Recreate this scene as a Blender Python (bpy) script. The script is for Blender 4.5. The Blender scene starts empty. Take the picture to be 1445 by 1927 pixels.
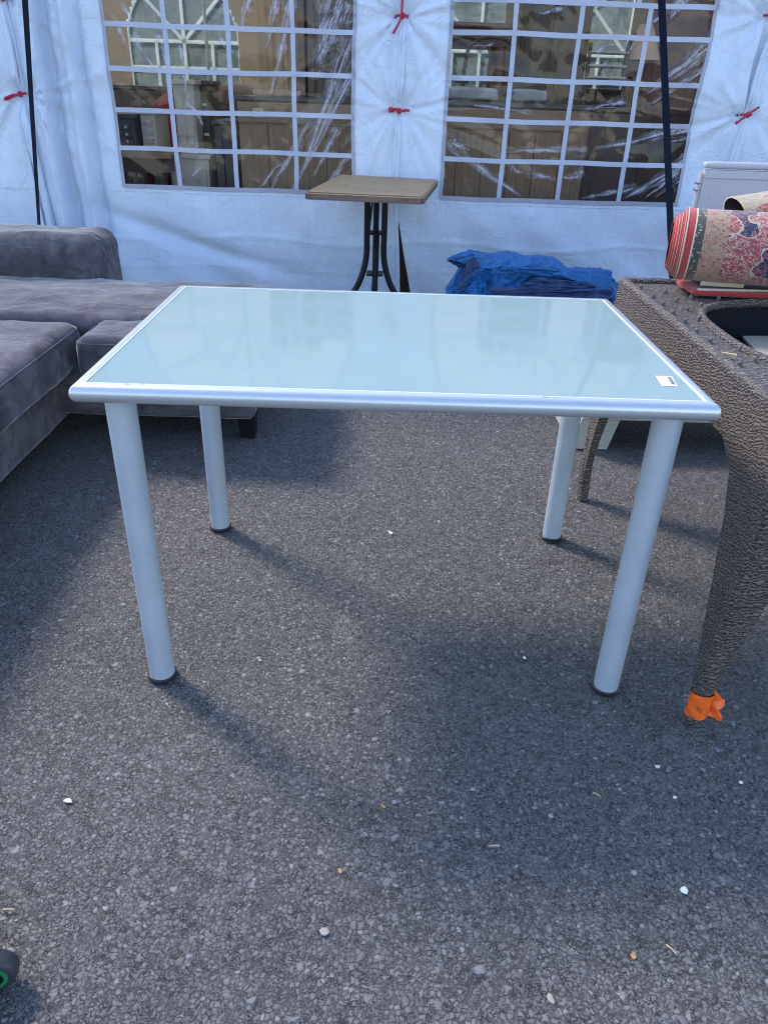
import bpy, bmesh, math, random
import numpy as np
from mathutils import Vector, Matrix
random.seed(7); RNG = np.random.RandomState(11)
S = bpy.context.scene; COL = S.collection
# ---------------- camera ----------------
F_PX, YAW, PITCH, ROLL = 1392.6, -.0078, -.5167, .0334
CAM = np.array([-.0251, -1.6867, 1.2285])
def cam_axes():
    cy, sy, cp, sp = math.cos(YAW), math.sin(YAW), math.cos(PITCH), math.sin(PITCH)
    f = np.array([-sy*cp, cy*cp, sp]); r = np.array([cy, sy, 0.]); u = np.cross(r, f)
    cr, sr = math.cos(ROLL), math.sin(ROLL)
    return r*cr+u*sr, -r*sr+u*cr, f
R_, U_, F_ = cam_axes()
def at(px, py, Y):          # world point at depth Y seen at photograph position
    d = F_+R_*(px-722.5)/F_PX-U_*(py-963.5)/F_PX
    p = CAM+d*(Y-CAM[1])/d[1]; return Vector(p)
def gz(px, py, z=0.0):      # world point on the horizontal plane z
    d = F_+R_*(px-722.5)/F_PX-U_*(py-963.5)/F_PX
    p = CAM+d*(z-CAM[2])/d[2]; return Vector(p)
cd = bpy.data.cameras.new('camera'); co = bpy.data.objects.new('camera', cd); COL.objects.link(co)
cd.sensor_fit = 'HORIZONTAL'; cd.sensor_width = 36; cd.lens = 36*F_PX/1445; cd.clip_end = 2000; cd.clip_start = .02
co.matrix_world = Matrix(((R_[0], U_[0], -F_[0], CAM[0]), (R_[1], U_[1], -F_[1], CAM[1]), (R_[2], U_[2], -F_[2], CAM[2]), (0, 0, 0, 1)))
S.camera = co
# ---------------- light ----------------
ELEV = math.radians(42); AZ = math.atan2(-.77, .64)
w = bpy.data.worlds.new('World'); S.world = w; w.use_nodes = True
nt = w.node_tree; sky = nt.nodes.new('ShaderNodeTexSky'); sky.sky_type = 'NISHITA'; sky.sun_disc = False
sky.sun_elevation = ELEV; sky.sun_rotation = AZ; sky.ozone_density = 2.2; sky.air_density = 1.2; sky.dust_density = .6
tint = nt.nodes.new('ShaderNodeMix'); tint.data_type = 'RGBA'; tint.blend_type = 'MULTIPLY'; tint.inputs[0].default_value = 1; tint.inputs[7].default_value = (1.05, 1.0, 1.02, 1)
nt.links.new(sky.outputs[0], tint.inputs[6]); bg = nt.nodes['Background']; nt.links.new(tint.outputs[2], bg.inputs[0]); bg.inputs[1].default_value = .15
sl = bpy.data.lights.new('sun', 'SUN'); sl.energy = 1.35; sl.angle = math.radians(12); sl.color = (1, .90, .80)
so = bpy.data.objects.new('sun', sl); COL.objects.link(so)
sd = Vector((math.sin(AZ)*math.cos(ELEV), math.cos(AZ)*math.cos(ELEV), math.sin(ELEV)))
so.rotation_euler = sd.to_track_quat('Z', 'Y').to_euler(); so.location = (-6, 5, 8)
S.view_settings.view_transform = 'Standard'; S.view_settings.look = 'None'; S.view_settings.exposure = 1.6; S.view_settings.gamma = 1
S.cycles.filter_width = 1.1; S.cycles.max_bounces = 10; S.cycles.transparent_max_bounces = 24; S.cycles.diffuse_bounces = 4

# ---------------- numpy noise ----------------
_perm = RNG.permutation(512)
_ga = RNG.rand(512)*2*math.pi
def perlin(x, y, seed=0):
    x = np.asarray(x, float); y = np.asarray(y, float)
    xi = np.floor(x).astype(int); yi = np.floor(y).astype(int); xf = x-xi; yf = y-yi
    def g(ix, iy, dx, dy):
        a = _ga[_perm[(_perm[(ix+seed*17) % 512]+iy+seed*31) % 512]]
        return np.cos(a)*dx+np.sin(a)*dy
    u = xf*xf*xf*(xf*(xf*6-15)+10); v = yf*yf*yf*(yf*(yf*6-15)+10)
    a = g(xi, yi, xf, yf); b = g(xi+1, yi, xf-1, yf); c = g(xi, yi+1, xf, yf-1); d = g(xi+1, yi+1, xf-1, yf-1)
    return 1.4*((a*(1-u)+b*u)*(1-v)+(c*(1-u)+d*u)*v)
def fbm(x, y, o=3, seed=0):
    s = 0; a = 1.
    for i in range(o):
        s = s+a*perlin(x*2**i, y*2**i, seed+i); a *= .5
    return s
def ridge(x, y, o=2, seed=0):
    s = 0; a = 1.
    for i in range(o):
        s = s+a*(1-2*np.abs(perlin(x*2**i+3.3*i, y*2**i, seed+i))); a *= .5
    return s

# ---------------- objects ----------------
def thing(name, label, cat, loc=(0, 0, 0), group=None):
    o = bpy.data.objects.new(name, None); COL.objects.link(o); o.location = loc; o.empty_display_size = .1
    o['label'] = label; o['category'] = cat
    if group: o['group'] = group
    return o
def tag(o, label, cat, group=None):
    o['label'] = label; o['category'] = cat
    if group: o['group'] = group
    return o
def root_loc(p):
    v = Vector((0, 0, 0))
    while p is not None: v += Vector(p.location); p = p.parent
    return v
def mesh(name, V, Fs, mat=None, parent=None, smooth=False, uv=None, origin=None):
    """V in world coordinates; stored relative to the parent, or to `origin` for a top-level mesh."""
    V = np.asarray(V, float).reshape(-1, 3)
    off = np.array(root_loc(parent)) if parent is not None else (np.array(origin) if origin is not None else np.zeros(3))
    me = bpy.data.meshes.new(name); me.from_pydata((V-off).tolist(), [], [tuple(int(i) for i in f) for f in Fs]); me.update()
    o = bpy.data.objects.new(name, me); COL.objects.link(o)
    if parent is not None: o.parent = parent
    elif origin is not None: o.location = origin
    if mat: me.materials.append(mat)
    if smooth: me.polygons.foreach_set('use_smooth', [True]*len(me.polygons))
    if uv is not None:
        l = me.uv_layers.new(name='UVMap'); vi = np.zeros(len(me.loops), int); me.loops.foreach_get('vertex_index', vi)
        l.data.foreach_set('uv', np.asarray(uv)[vi].ravel())
    return o
class MB:
    def __init__(s): s.v = []; s.f = []
    def add(s, V, F):
        n = len(s.v); s.v += [tuple(p) for p in V]; s.f += [tuple(i+n for i in f) for f in F]; return s
    def box(s, a, b, bev=0.0):
        bm = bmesh.new(); bmesh.ops.create_cube(bm, size=1)
        c = [(a[i]+b[i])/2 for i in range(3)]; d = [abs(b[i]-a[i]) for i in range(3)]
        for v in bm.verts: v.co = Vector((c[0]+v.co.x*d[0], c[1]+v.co.y*d[1], c[2]+v.co.z*d[2]))
        if bev: bmesh.ops.bevel(bm, geom=bm.edges[:], offset=min(bev, min(d)*.45), segments=2, affect='EDGES', profile=.6)
        bm.verts.index_update(); s.add([v.co[:] for v in bm.verts], [[v.index for v in f.verts] for f in bm.faces]); bm.free(); return s
    def tube(s, pts, rad, n=12, cap=True, flat=1.0):
        P = [Vector(p) for p in pts]; m = len(P)
        if not hasattr(rad, '__len__'): rad = [rad]*m
        t0 = (P[1]-P[0]).normalized(); up = Vector((0, 0, 1)) if abs(t0.z) < .9 else Vector((0, 1, 0))
        nrm = (up-t0*up.dot(t0)).normalized(); V = []
        for i in range(m):
            t = (P[min(i+1, m-1)]-P[max(i-1, 0)]).normalized()
            nrm = (nrm-t*nrm.dot(t)).normalized(); b = t.cross(nrm)
            for k in range(n):
                a = 2*math.pi*k/n; V.append(P[i]+(nrm*math.cos(a)+b*math.sin(a)*flat)*rad[i])
        F = [(i*n+k, i*n+(k+1) % n, (i+1)*n+(k+1) % n, (i+1)*n+k) for i in range(m-1) for k in range(n)]
        if cap: F += [tuple(range(n))[::-1], tuple((m-1)*n+k for k in range(n))]
        return s.add(V, F)
    def prism(s, poly, y0, y1, ax='y'):     # polygon (a,b) extruded along an axis
        n = len(poly)
        def P(a, b, t): return (a, t, b) if ax == 'y' else ((t, a, b) if ax == 'x' else (a, b, t))
        V = [P(a, b, y0) for a, b in poly]+[P(a, b, y1) for a, b in poly]
        F = [tuple(range(n)), tuple(range(2*n-1, n-1, -1))]+[(i, i+n, (i+1) % n+n, (i+1) % n) for i in range(n)]
        return s.add(V, F)
    def build(s, name, mat, parent=None, smooth=False, origin=None):
        o = mesh(name, s.v, s.f, mat, parent, False, None, origin)
        bm = bmesh.new(); bm.from_mesh(o.data); bmesh.ops.recalc_face_normals(bm, faces=bm.faces[:]); bm.to_mesh(o.data); bm.free()
        if smooth:
            for p in o.data.polygons: p.use_smooth = True
            o.data.set_sharp_from_angle(angle=math.radians(38))
        return o
def grid_faces(nu, nv, closed_u=False):
    F = []
    for j in range(nv-1):
        for i in range(nu if closed_u else nu-1):
            i2 = (i+1) % nu; F.append((j*nu+i, j*nu+i2, (j+1)*nu+i2, (j+1)*nu+i))
    return F
def roundbox(c, d, r, N=26, fn=None):
    """rounded cushion box, centre c, full size d"""
    bm = bmesh.new(); bmesh.ops.create_cube(bm, size=2); bmesh.ops.subdivide_edges(bm, edges=bm.edges[:], cuts=N, use_grid_fill=True)
    P = np.array([v.co[:] for v in bm.verts]); bm.verts.index_update(); F = [[v.index for v in f.verts] for f in bm.faces]; bm.free()
    P = np.sign(P)*(1-(1-np.abs(P))**1.35)         # denser towards the edges
    h = np.array(d)/2; P = P*h; q = np.clip(P, -(h-r), h-r); e = P-q; L = np.linalg.norm(e, axis=1, keepdims=True); L[L == 0] = 1
    nn = e/L; P = q+nn*r
    if fn is not None: P = fn(P, nn, h)
    return P+np.array(c), F

# ---------------- materials ----------------
def new(name):
    m = bpy.data.materials.new(name); m.use_nodes = True; t = m.node_tree; b = t.nodes['Principled BSDF']; return m, t, b
class T:
    def __init__(s, t): s.t = t
    def n(s, typ, ins=None, **kw):
        x = s.t.nodes.new('ShaderNode'+typ)
        for k, v in kw.items(): setattr(x, k, v)
        for k, v in (ins or {}).items():
            i = x.inputs[k]
            if isinstance(v, bpy.types.NodeSocket): s.t.links.new(v, i)
            else: i.default_value = v
        return x
    def coord(s, which='Object', scale=(1, 1, 1), rot=(0, 0, 0)):
        tc = s.n('TexCoord'); mp = s.n('Mapping', {'Vector': tc.outputs[which], 'Scale': scale, 'Rotation': rot}); return mp.outputs[0]
    def noise(s, vec, sc, det=4, rough=.55, dist=0): return s.n('TexNoise', {'Vector': vec, 'Scale': sc, 'Detail': det, 'Roughness': rough, 'Distortion': dist}).outputs['Fac']
    def ramp(s, fac, stops, interp='LINEAR'):
        r = s.n('ValToRGB', {'Fac': fac}); cr = r.color_ramp; cr.interpolation = interp
        while len(cr.elements) < len(stops): cr.elements.new(.5)
        for e, (p, c) in zip(cr.elements, stops): e.position = p; e.color = (c if len(c) == 4 else (*c, 1))
        return r.outputs['Color']
    def mix(s, f, a, b, bt='MIX'):
        x = s.n('Mix', data_type='RGBA', blend_type=bt)
        for i, v in ((0, f), (6, a), (7, b)):
            if isinstance(v, bpy.types.NodeSocket): s.t.links.new(v, x.inputs[i])
            else: x.inputs[i].default_value = (v if i == 0 else (v if len(v) == 4 else (*v, 1)))
        return x.outputs[2]
    def math(s, op, a, b=0., c=None):
        x = s.n('Math', operation=op)
        for i, v in enumerate((a, b, c)):
            if v is None: continue
            if isinstance(v, bpy.types.NodeSocket): s.t.links.new(v, x.inputs[i])
            else: x.inputs[i].default_value = v
        return x.outputs[0]
    def bump(s, h, st=.3, d=.01, nrm=None):
        i = {'Height': h, 'Strength': st, 'Distance': d}
        if nrm is not None: i['Normal'] = nrm
        return s.n('Bump', i).outputs[0]
def plain(name, col, rough=.5, metal=0., var=.12, bump=.1, sc=30, bd=.002, spec=.5, sheen=0):
    m, t, b = new(name); k = T(t); v = k.coord()
    n = k.noise(v, sc, 5); n2 = k.noise(v, sc*.13, 4)
    a = tuple(c*(1-var) for c in col); d = tuple(min(1, c*(1+var)) for c in col)
    t.links.new(k.ramp(k.math('ADD', k.math('MULTIPLY', n, .5), k.math('MULTIPLY', n2, .5)), [(.3, a), (.7, d)]), b.inputs['Base Color'])
    b.inputs['Roughness'].default_value = rough; b.inputs['Metallic'].default_value = metal; b.inputs['Specular IOR Level'].default_value = spec
    if sheen: b.inputs['Sheen Weight'].default_value = sheen
    if bump: t.links.new(k.bump(n, bump, bd), b.inputs['Normal'])
    return m
def wood(name, c1, c2, scale=(1, 12, 12), rough=.45, sc=6):
    m, t, b = new(name); k = T(t); v = k.coord(scale=scale)
    n = k.noise(v, sc, 6, .6, 1.2); n2 = k.noise(k.coord(), 3, 3); fine = k.noise(v, sc*7, 3)
    f = k.math('ADD', k.math('MULTIPLY', n, .65), k.math('ADD', k.math('MULTIPLY', n2, .2), k.math('MULTIPLY', fine, .2)))
    t.links.new(k.ramp(f, [(.35, c1), (.68, c2)]), b.inputs['Base Color']); b.inputs['Roughness'].default_value = rough
    t.links.new(k.bump(f, .15, .001), b.inputs['Normal']); return m
def asphalt():
    m, t, b = new('asphalt'); k = T(t); v0 = k.coord()
    wob = k.n('TexNoise', {'Vector': v0, 'Scale': 150, 'Detail': 4, 'Roughness': .7}).outputs['Color']
    v = k.n('VectorMath', {0: v0, 1: k.n('VectorMath', {0: wob, 'Scale': .0075}, operation='SCALE').outputs[0]}, operation='ADD').outputs[0]
    def sep(c): return k.n('SeparateColor', {0: c}).outputs
    def layer(sc, keep, top, edge):        # rounded stones; `keep` of them stick out of the binder
        vo = k.n('TexVoronoi', {'Vector': v, 'Scale': sc}, feature='F1'); c = sep(vo.outputs['Color'])
        on = k.math('GREATER_THAN', c[0], 1-keep); hgt = k.math('MULTIPLY_ADD', c[1], .55, .45)
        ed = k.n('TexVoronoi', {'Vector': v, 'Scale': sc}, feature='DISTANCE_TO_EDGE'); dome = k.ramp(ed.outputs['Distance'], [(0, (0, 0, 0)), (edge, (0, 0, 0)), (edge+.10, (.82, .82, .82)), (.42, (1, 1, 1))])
        dlt = k.n('VectorMath', {0: v, 1: vo.outputs['Position']}, operation='SUBTRACT').outputs[0]
        rnd = k.n('VectorMath', {0: vo.outputs['Color'], 1: (.5, .5, .5)}, operation='SUBTRACT').outputs[0]
        tl = k.math('MULTIPLY', k.n('VectorMath', {0: dlt, 1: rnd}, operation='DOT_PRODUCT').outputs['Value'], sc*1.1)
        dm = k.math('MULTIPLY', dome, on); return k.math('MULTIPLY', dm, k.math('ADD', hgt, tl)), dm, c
    hA, mA, cA = layer(126, .68, .36, .035); hB, mB, cB = layer(72, .17, .34, .09); hC, mC, cC = layer(265, .85, .25, .03)
    fine = k.noise(v0, 620, 3, .7)
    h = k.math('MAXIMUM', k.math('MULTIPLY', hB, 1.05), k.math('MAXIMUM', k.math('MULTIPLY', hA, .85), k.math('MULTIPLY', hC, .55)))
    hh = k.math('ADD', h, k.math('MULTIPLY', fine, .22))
    tone = k.mix(mA, k.ramp(cC[2], [(0, (.12, .117, .116)), (.8, (.17, .165, .163)), (1, (.27, .26, .25))]), k.ramp(cA[2], [(0, (.115, .111, .111)), (.7, (.155, .15, .148)), (.96, (.185, .18, .177)), (1, (.31, .30, .29))]))
    tone = k.mix(mB, tone, k.ramp(cB[2], [(0, (.13, .127, .13)), (.85, (.165, .161, .161)), (1, (.24, .245, .25))]))
    col = k.mix(k.math('MULTIPLY', k.ramp(h, [(.07, (1, 1, 1)), (.22, (.35, .35, .35)), (.34, (0, 0, 0))]), k.ramp(k.noise(v0, 34, 4, .7), [(.36, (.5, .5, .5)), (.56, (1, 1, 1))])), tone, (.022, .021, .022))  # joints take dark binder colour, which also paints in the crevice shade
    a3 = k.n('TexVoronoi', {'Vector': v0, 'Scale': 330}, feature='F1'); spk = k.math('MULTIPLY', k.ramp(a3.outputs['Distance'], [(0, (1, 1, 1)), (.16, (0, 0, 0))]), k.math('GREATER_THAN', sep(a3.outputs['Color'])[0], .90))
    col = k.mix(spk, col, (.62, .60, .57))
    lg = k.noise(v0, 1.3, 4); col = k.mix(k.ramp(lg, [(.35, (.0, .0, .0)), (.7, (1, 1, 1))]), col, k.mix(1., col, (1.22, 1.19, 1.15), 'MULTIPLY'))
    med = k.noise(v0, 9, 4, .6); col = k.mix(k.ramp(med, [(.42, (0, 0, 0)), (.72, (.5, .5, .5))]), col, k.mix(1., col, (.70, .70, .70), 'MULTIPLY'))
    col = k.mix(1., col, (1.06, 1.05, 1.07), 'MULTIPLY')
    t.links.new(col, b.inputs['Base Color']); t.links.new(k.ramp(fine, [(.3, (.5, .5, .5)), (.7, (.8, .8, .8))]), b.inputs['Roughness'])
    t.links.new(k.bump(hh, 1.0, .0095), b.inputs['Normal']); return m
def pvc(name='tent_pvc', col=(.68, .77, .92), trans=.12):
    m, t, b = new(name); k = T(t); v = k.coord()
    d = k.noise(v, 2.2, 5, .6); streak = k.noise(k.coord(scale=(9, 9, .7)), 2.0, 4, .6); spots = k.noise(v, 38, 2)
    c = k.ramp(d, [(.3, tuple(x*.93 for x in col)), (.65, col)])
    c = k.mix(k.ramp(streak, [(.55, (0, 0, 0)), (.8, (.35, .35, .35))]), c, (.55, .57, .60))
    c = k.mix(k.ramp(spots, [(.75, (0, 0, 0)), (.80, (.5, .5, .5))]), c, (.42, .44, .47))
    t.links.new(c, b.inputs['Base Color']); b.inputs['Roughness'].default_value = .38; b.inputs['Specular IOR Level'].default_value = .4
    cr = k.noise(k.coord(), 9, 5, .6, .8); fine = k.noise(k.coord(scale=(1, 1, .35)), 60, 3)
    rr = k.math('ABSOLUTE', k.math('SUBTRACT', cr, .5)); rr = k.ramp(rr, [(0, (0, 0, 0)), (.035, (1, 1, 1))])
    h = k.math('ADD', k.math('MULTIPLY', rr, .25), k.math('ADD', k.math('MULTIPLY', fine, .25), k.math('MULTIPLY', cr, 1.6)))
    nrm = k.bump(h, .6, .009); t.links.new(nrm, b.inputs['Normal'])
    tr = k.n('BsdfTranslucent', {'Color': (*col, 1), 'Normal': nrm}); mx = k.n('MixShader', {0: trans, 1: b.outputs[0], 2: tr.outputs[0]})
    t.links.new(mx.outputs[0], t.nodes['Material Output'].inputs[0]); return m
def film():
    m, t, b = new('window_film'); k = T(t); v = k.coord()
    t.nodes.remove(b)
    at_ = k.n('Attribute', attribute_name='crease_glare'); cre = at_.outputs['Fac']
    n1 = k.noise(k.coord(scale=(1, 1, .45), rot=(0, .35, 0)), 40, 3, .5, 1.5)
    n2 = k.noise(v, 7, 2)
    msk = k.ramp(n2, [(.45, (.02, .02, .02)), (.62, (1, 1, 1))])
    h = k.math('MULTIPLY', n1, k.math('ADD', k.math('MULTIPLY', msk, .18), .02))
    nrm = k.bump(h, .6, .006)
    tp = k.n('BsdfTransparent', {'Color': (.93, .94, .95, 1)})
    gl = k.n('BsdfGlossy', {'Color': (1, 1, 1, 1), 'Roughness': .06, 'Normal': nrm})
    fr = k.n('Fresnel', {'IOR': 1.45, 'Normal': nrm}).outputs[0]
    s1 = k.n('MixShader', {0: k.math('MINIMUM', k.math('MULTIPLY', fr, .6), 1.), 1: tp.outputs[0], 2: gl.outputs[0]})
    df = k.n('BsdfDiffuse', {'Color': (.62, .62, .76, 1)})
    fine = k.noise(k.coord(scale=(1, 1, .5), rot=(0, .5, 0)), 60, 4, .7)
    c2 = k.math('MULTIPLY', cre, k.ramp(fine, [(.38, (.35, .35, .35)), (.5, (.8, .8, .8))]))  # pale streaks: whitened vinyl at the creases plus glare painted as colour
    haze = k.math('MULTIPLY', k.ramp(k.noise(v, 2.5, 4), [(.4, (0, 0, 0)), (.7, (1, 1, 1))]), .006)
    s2 = k.n('MixShader', {0: k.math('MINIMUM', k.math('ADD', c2, haze), .75), 1: s1.outputs[0], 2: df.outputs[0]})
    t.links.new(s2.outputs[0], t.nodes['Material Output'].inputs[0]); return m
def wicker():
    m, t, b = new('woven_rattan'); k = T(t)
    wv = k.n('TexWave', {'Vector': k.coord(scale=(1, 1, 1), rot=(.25, .1, 0)), 'Scale': 40, 'Distortion': 12, 'Detail': 4, 'Detail Scale': 1.7, 'Detail Roughness': .6}, bands_direction='Z').outputs['Fac']
    wt = k.n('TexWave', {'Vector': k.coord(rot=(0, 0, .2)), 'Scale': 30, 'Distortion': 10, 'Detail': 4, 'Detail Scale': 1.4, 'Detail Roughness': .6}, bands_direction='Y').outputs['Fac']
    g = k.n('NewGeometry'); nz = k.n('SeparateXYZ', {0: g.outputs['True Normal']}).outputs[2]
    up = k.ramp(nz, [(.6, (0, 0, 0)), (.8, (1, 1, 1))]); h = k.mix(up, wv, wt)
    n = k.noise(k.coord(), 300, 3); big = k.noise(k.coord(), 5, 4); hn = k.math('ADD', h, k.math('MULTIPLY', n, .3))
    col = k.ramp(hn, [(.25, (.030, .023, .020)), (.6, (.094, .077, .067)), (1.05, (.205, .172, .150))])
    col = k.mix(k.ramp(big, [(.4, (0, 0, 0)), (.7, (.5, .5, .5))]), col, k.mix(1., col, (.75, .72, .72), 'MULTIPLY'))
    t.links.new(col, b.inputs['Base Color']); b.inputs['Roughness'].default_value = .5
    t.links.new(k.bump(hn, .9, .0045), b.inputs['Normal']); return m
def suede():
    m, t, b = new('grey_suede'); k = T(t); v = k.coord()
    a = k.noise(v, 4, 5, .55, .8); c = k.noise(v, 13, 4, .55, .9); f = k.noise(v, 500, 2)
    s = k.math('ADD', k.math('MULTIPLY', a, .5), k.math('MULTIPLY', c, .5))
    col = k.ramp(s, [(.36, (.048, .043, .052)), (.5, (.084, .076, .087)), (.64, (.138, .124, .136))])
    t.links.new(col, b.inputs['Base Color']); b.inputs['Roughness'].default_value = .95; b.inputs['Specular IOR Level'].default_value = .15
    b.inputs['Sheen Weight'].default_value = .55; b.inputs['Sheen Roughness'].default_value = .3
    h = k.math('ADD', k.math('MULTIPLY', a, 1.0), k.math('ADD', k.math('MULTIPLY', c, .35), k.math('MULTIPLY', f, .03)))
    t.links.new(k.bump(h, .6, .02), b.inputs['Normal']); return m
def rug(name, red=True):
    m, t, b = new(name); k = T(t)
    uv = k.n('UVMap').outputs[0]; sx = k.n('SeparateXYZ', {0: uv}); u = sx.outputs[0]
    wob = k.n('TexNoise', {'Vector': uv, 'Scale': 26., 'Detail': 2.}).outputs['Color']
    vv = k.n('VectorMath', {0: uv, 1: k.n('VectorMath', {0: wob, 'Scale': .024}, operation='SCALE').outputs[0]}, operation='ADD').outputs[0]
    fl = k.n('TexVoronoi', {'Vector': vv, 'Scale': 58., 'Randomness': .9}).outputs['Distance']
    ring = k.ramp(fl, [(0, (1, 1, 1)), (.14, (1, 1, 1)), (.17, (0, 0, 0)), (.28, (0, 0, 0)), (.31, (1, 1, 1)), (.36, (1, 1, 1)), (.40, (0, 0, 0))])
    vines = k.math('ABSOLUTE', k.math('SUBTRACT', k.noise(vv, 56, 2), .5)); vines = k.ramp(vines, [(0, (1, 1, 1)), (.013, (1, 1, 1)), (.021, (0, 0, 0))])
    cream = (.47, .37, .29); navy = (.03, .04, .075); redc = (.31, .075, .085) if red else (.33, .26, .17)
    field = k.mix(k.math('MAXIMUM', ring, vines), redc, cream)
    med = k.noise(vv, 9, 1); md = k.ramp(med, [(.575, (0, 0, 0)), (.58, (1, 1, 1))]); md2 = k.ramp(med, [(.595, (0, 0, 0)), (.60, (1, 1, 1))])
    field = k.mix(md, field, cream); inner = k.mix(k.math('MAXIMUM', ring, vines), navy if red else (.33, .07, .06), (.40, .13, .13) if red else cream)
    field = k.mix(md2, field, inner)
    tan = k.mix(vines, k.mix(ring, (.37, .24, .165), (.36, .12, .10)), (.13, .08, .08))
    dk = k.mix(k.ramp(k.n('TexVoronoi', {'Vector': vv, 'Scale': 75.}).outputs['Distance'], [(.25, (1, 1, 1)), (.35, (0, 0, 0))]), (.07, .065, .06), (.34, .29, .20))
    bands = k.ramp(u, [(0, (0, 0, 0)), (.023, (.1, .1, .1)), (.026, (.3, .3, .3)), (.047, (.1, .1, .1)), (.050, (.5, .5, .5)), (.110, (.1, .1, .1)), (.113, (.9, .9, .9))], 'CONSTANT')
    bv = k.n('SeparateColor', {0: bands}).outputs[0]
    def eq(x): return k.math('COMPARE', bv, x, .04)
    col = k.mix(eq(.9), redc, field); col = k.mix(eq(.5), col, tan); col = k.mix(eq(.3), col, dk); col = k.mix(eq(.1), col, (.6, .52, .38)); 
    col = k.mix(eq(0.), col, (.40, .05, .05) if red else (.3, .25, .2))
    pil = k.noise(k.coord(), 420, 2, .7); col = k.mix(1., col, k.ramp(pil, [(.2, (.72, .72, .72)), (.8, (1.2, 1.2, 1.2))]), 'MULTIPLY')
    t.links.new(col, b.inputs['Base Color']); b.inputs['Roughness'].default_value = .95; b.inputs['Specular IOR Level'].default_value = .1
    b.inputs['Sheen Weight'].default_value = .3
    t.links.new(k.bump(pil, .5, .003), b.inputs['Normal']); return m
def glasstop():
    m, t, b = new('frosted_aqua_glass'); k = T(t); v = k.coord()
    n = k.noise(v, 9, 5); sm = k.noise(k.coord(scale=(1, 3, 1)), 30, 4, .7)
    t.links.new(k.ramp(n, [(.3, (.38, .495, .50)), (.7, (.405, .52, .525))]), b.inputs['Base Color'])
    t.links.new(k.ramp(sm, [(.35, (.030, .030, .030)), (.75, (.08, .08, .08))]), b.inputs['Roughness'])
    b.inputs['IOR'].default_value = 1.54; b.inputs['Specular IOR Level'].default_value = .5
    t.links.new(k.bump(k.noise(v, 3, 2), .02, .02), b.inputs['Normal'])
    tr = k.n('BsdfTranslucent', {'Color': (.66, .86, .82, 1)}); mx = k.n('MixShader', {0: .38, 1: b.outputs[0], 2: tr.outputs[0]})
    t.links.new(mx.outputs[0], t.nodes['Material Output'].inputs[0]); return m
def tarpm():
    m, t, b = new('blue_tarpaulin'); k = T(t)
    a = k.noise(k.coord(), 30, 5, .7, 1.); wv = k.n('TexWave', {'Vector': k.coord(), 'Scale': 120.}, bands_direction='DIAGONAL').outputs['Fac']
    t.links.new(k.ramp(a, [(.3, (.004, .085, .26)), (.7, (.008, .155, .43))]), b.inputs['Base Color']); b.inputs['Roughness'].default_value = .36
    t.links.new(k.bump(k.math('ADD', a, k.math('MULTIPLY', wv, .08)), .7, .012), b.inputs['Normal']); return m
def scuffed():
    m, t, b = new('silver_powder_coat'); k = T(t); v = k.coord(); n = k.noise(v, 8, 5, .6); sp = k.noise(v, 70, 3, .8); st = k.noise(k.coord(scale=(60, 60, 4)), 3, 4, .7)
    c = k.ramp(n, [(.3, (.41, .465, .54)), (.7, (.455, .51, .585))]); c = k.mix(k.ramp(sp, [(.70, (0, 0, 0)), (.74, (1, 1, 1))]), c, (.16, .17, .19))
    c = k.mix(k.ramp(st, [(.66, (0, 0, 0)), (.74, (.5, .5, .5))]), c, (.62, .66, .72)); t.links.new(c, b.inputs['Base Color'])
    t.links.new(k.ramp(n, [(.3, (.30, .30, .30)), (.7, (.46, .46, .46))]), b.inputs['Roughness']); b.inputs['Metallic'].default_value = .25; return m
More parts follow.
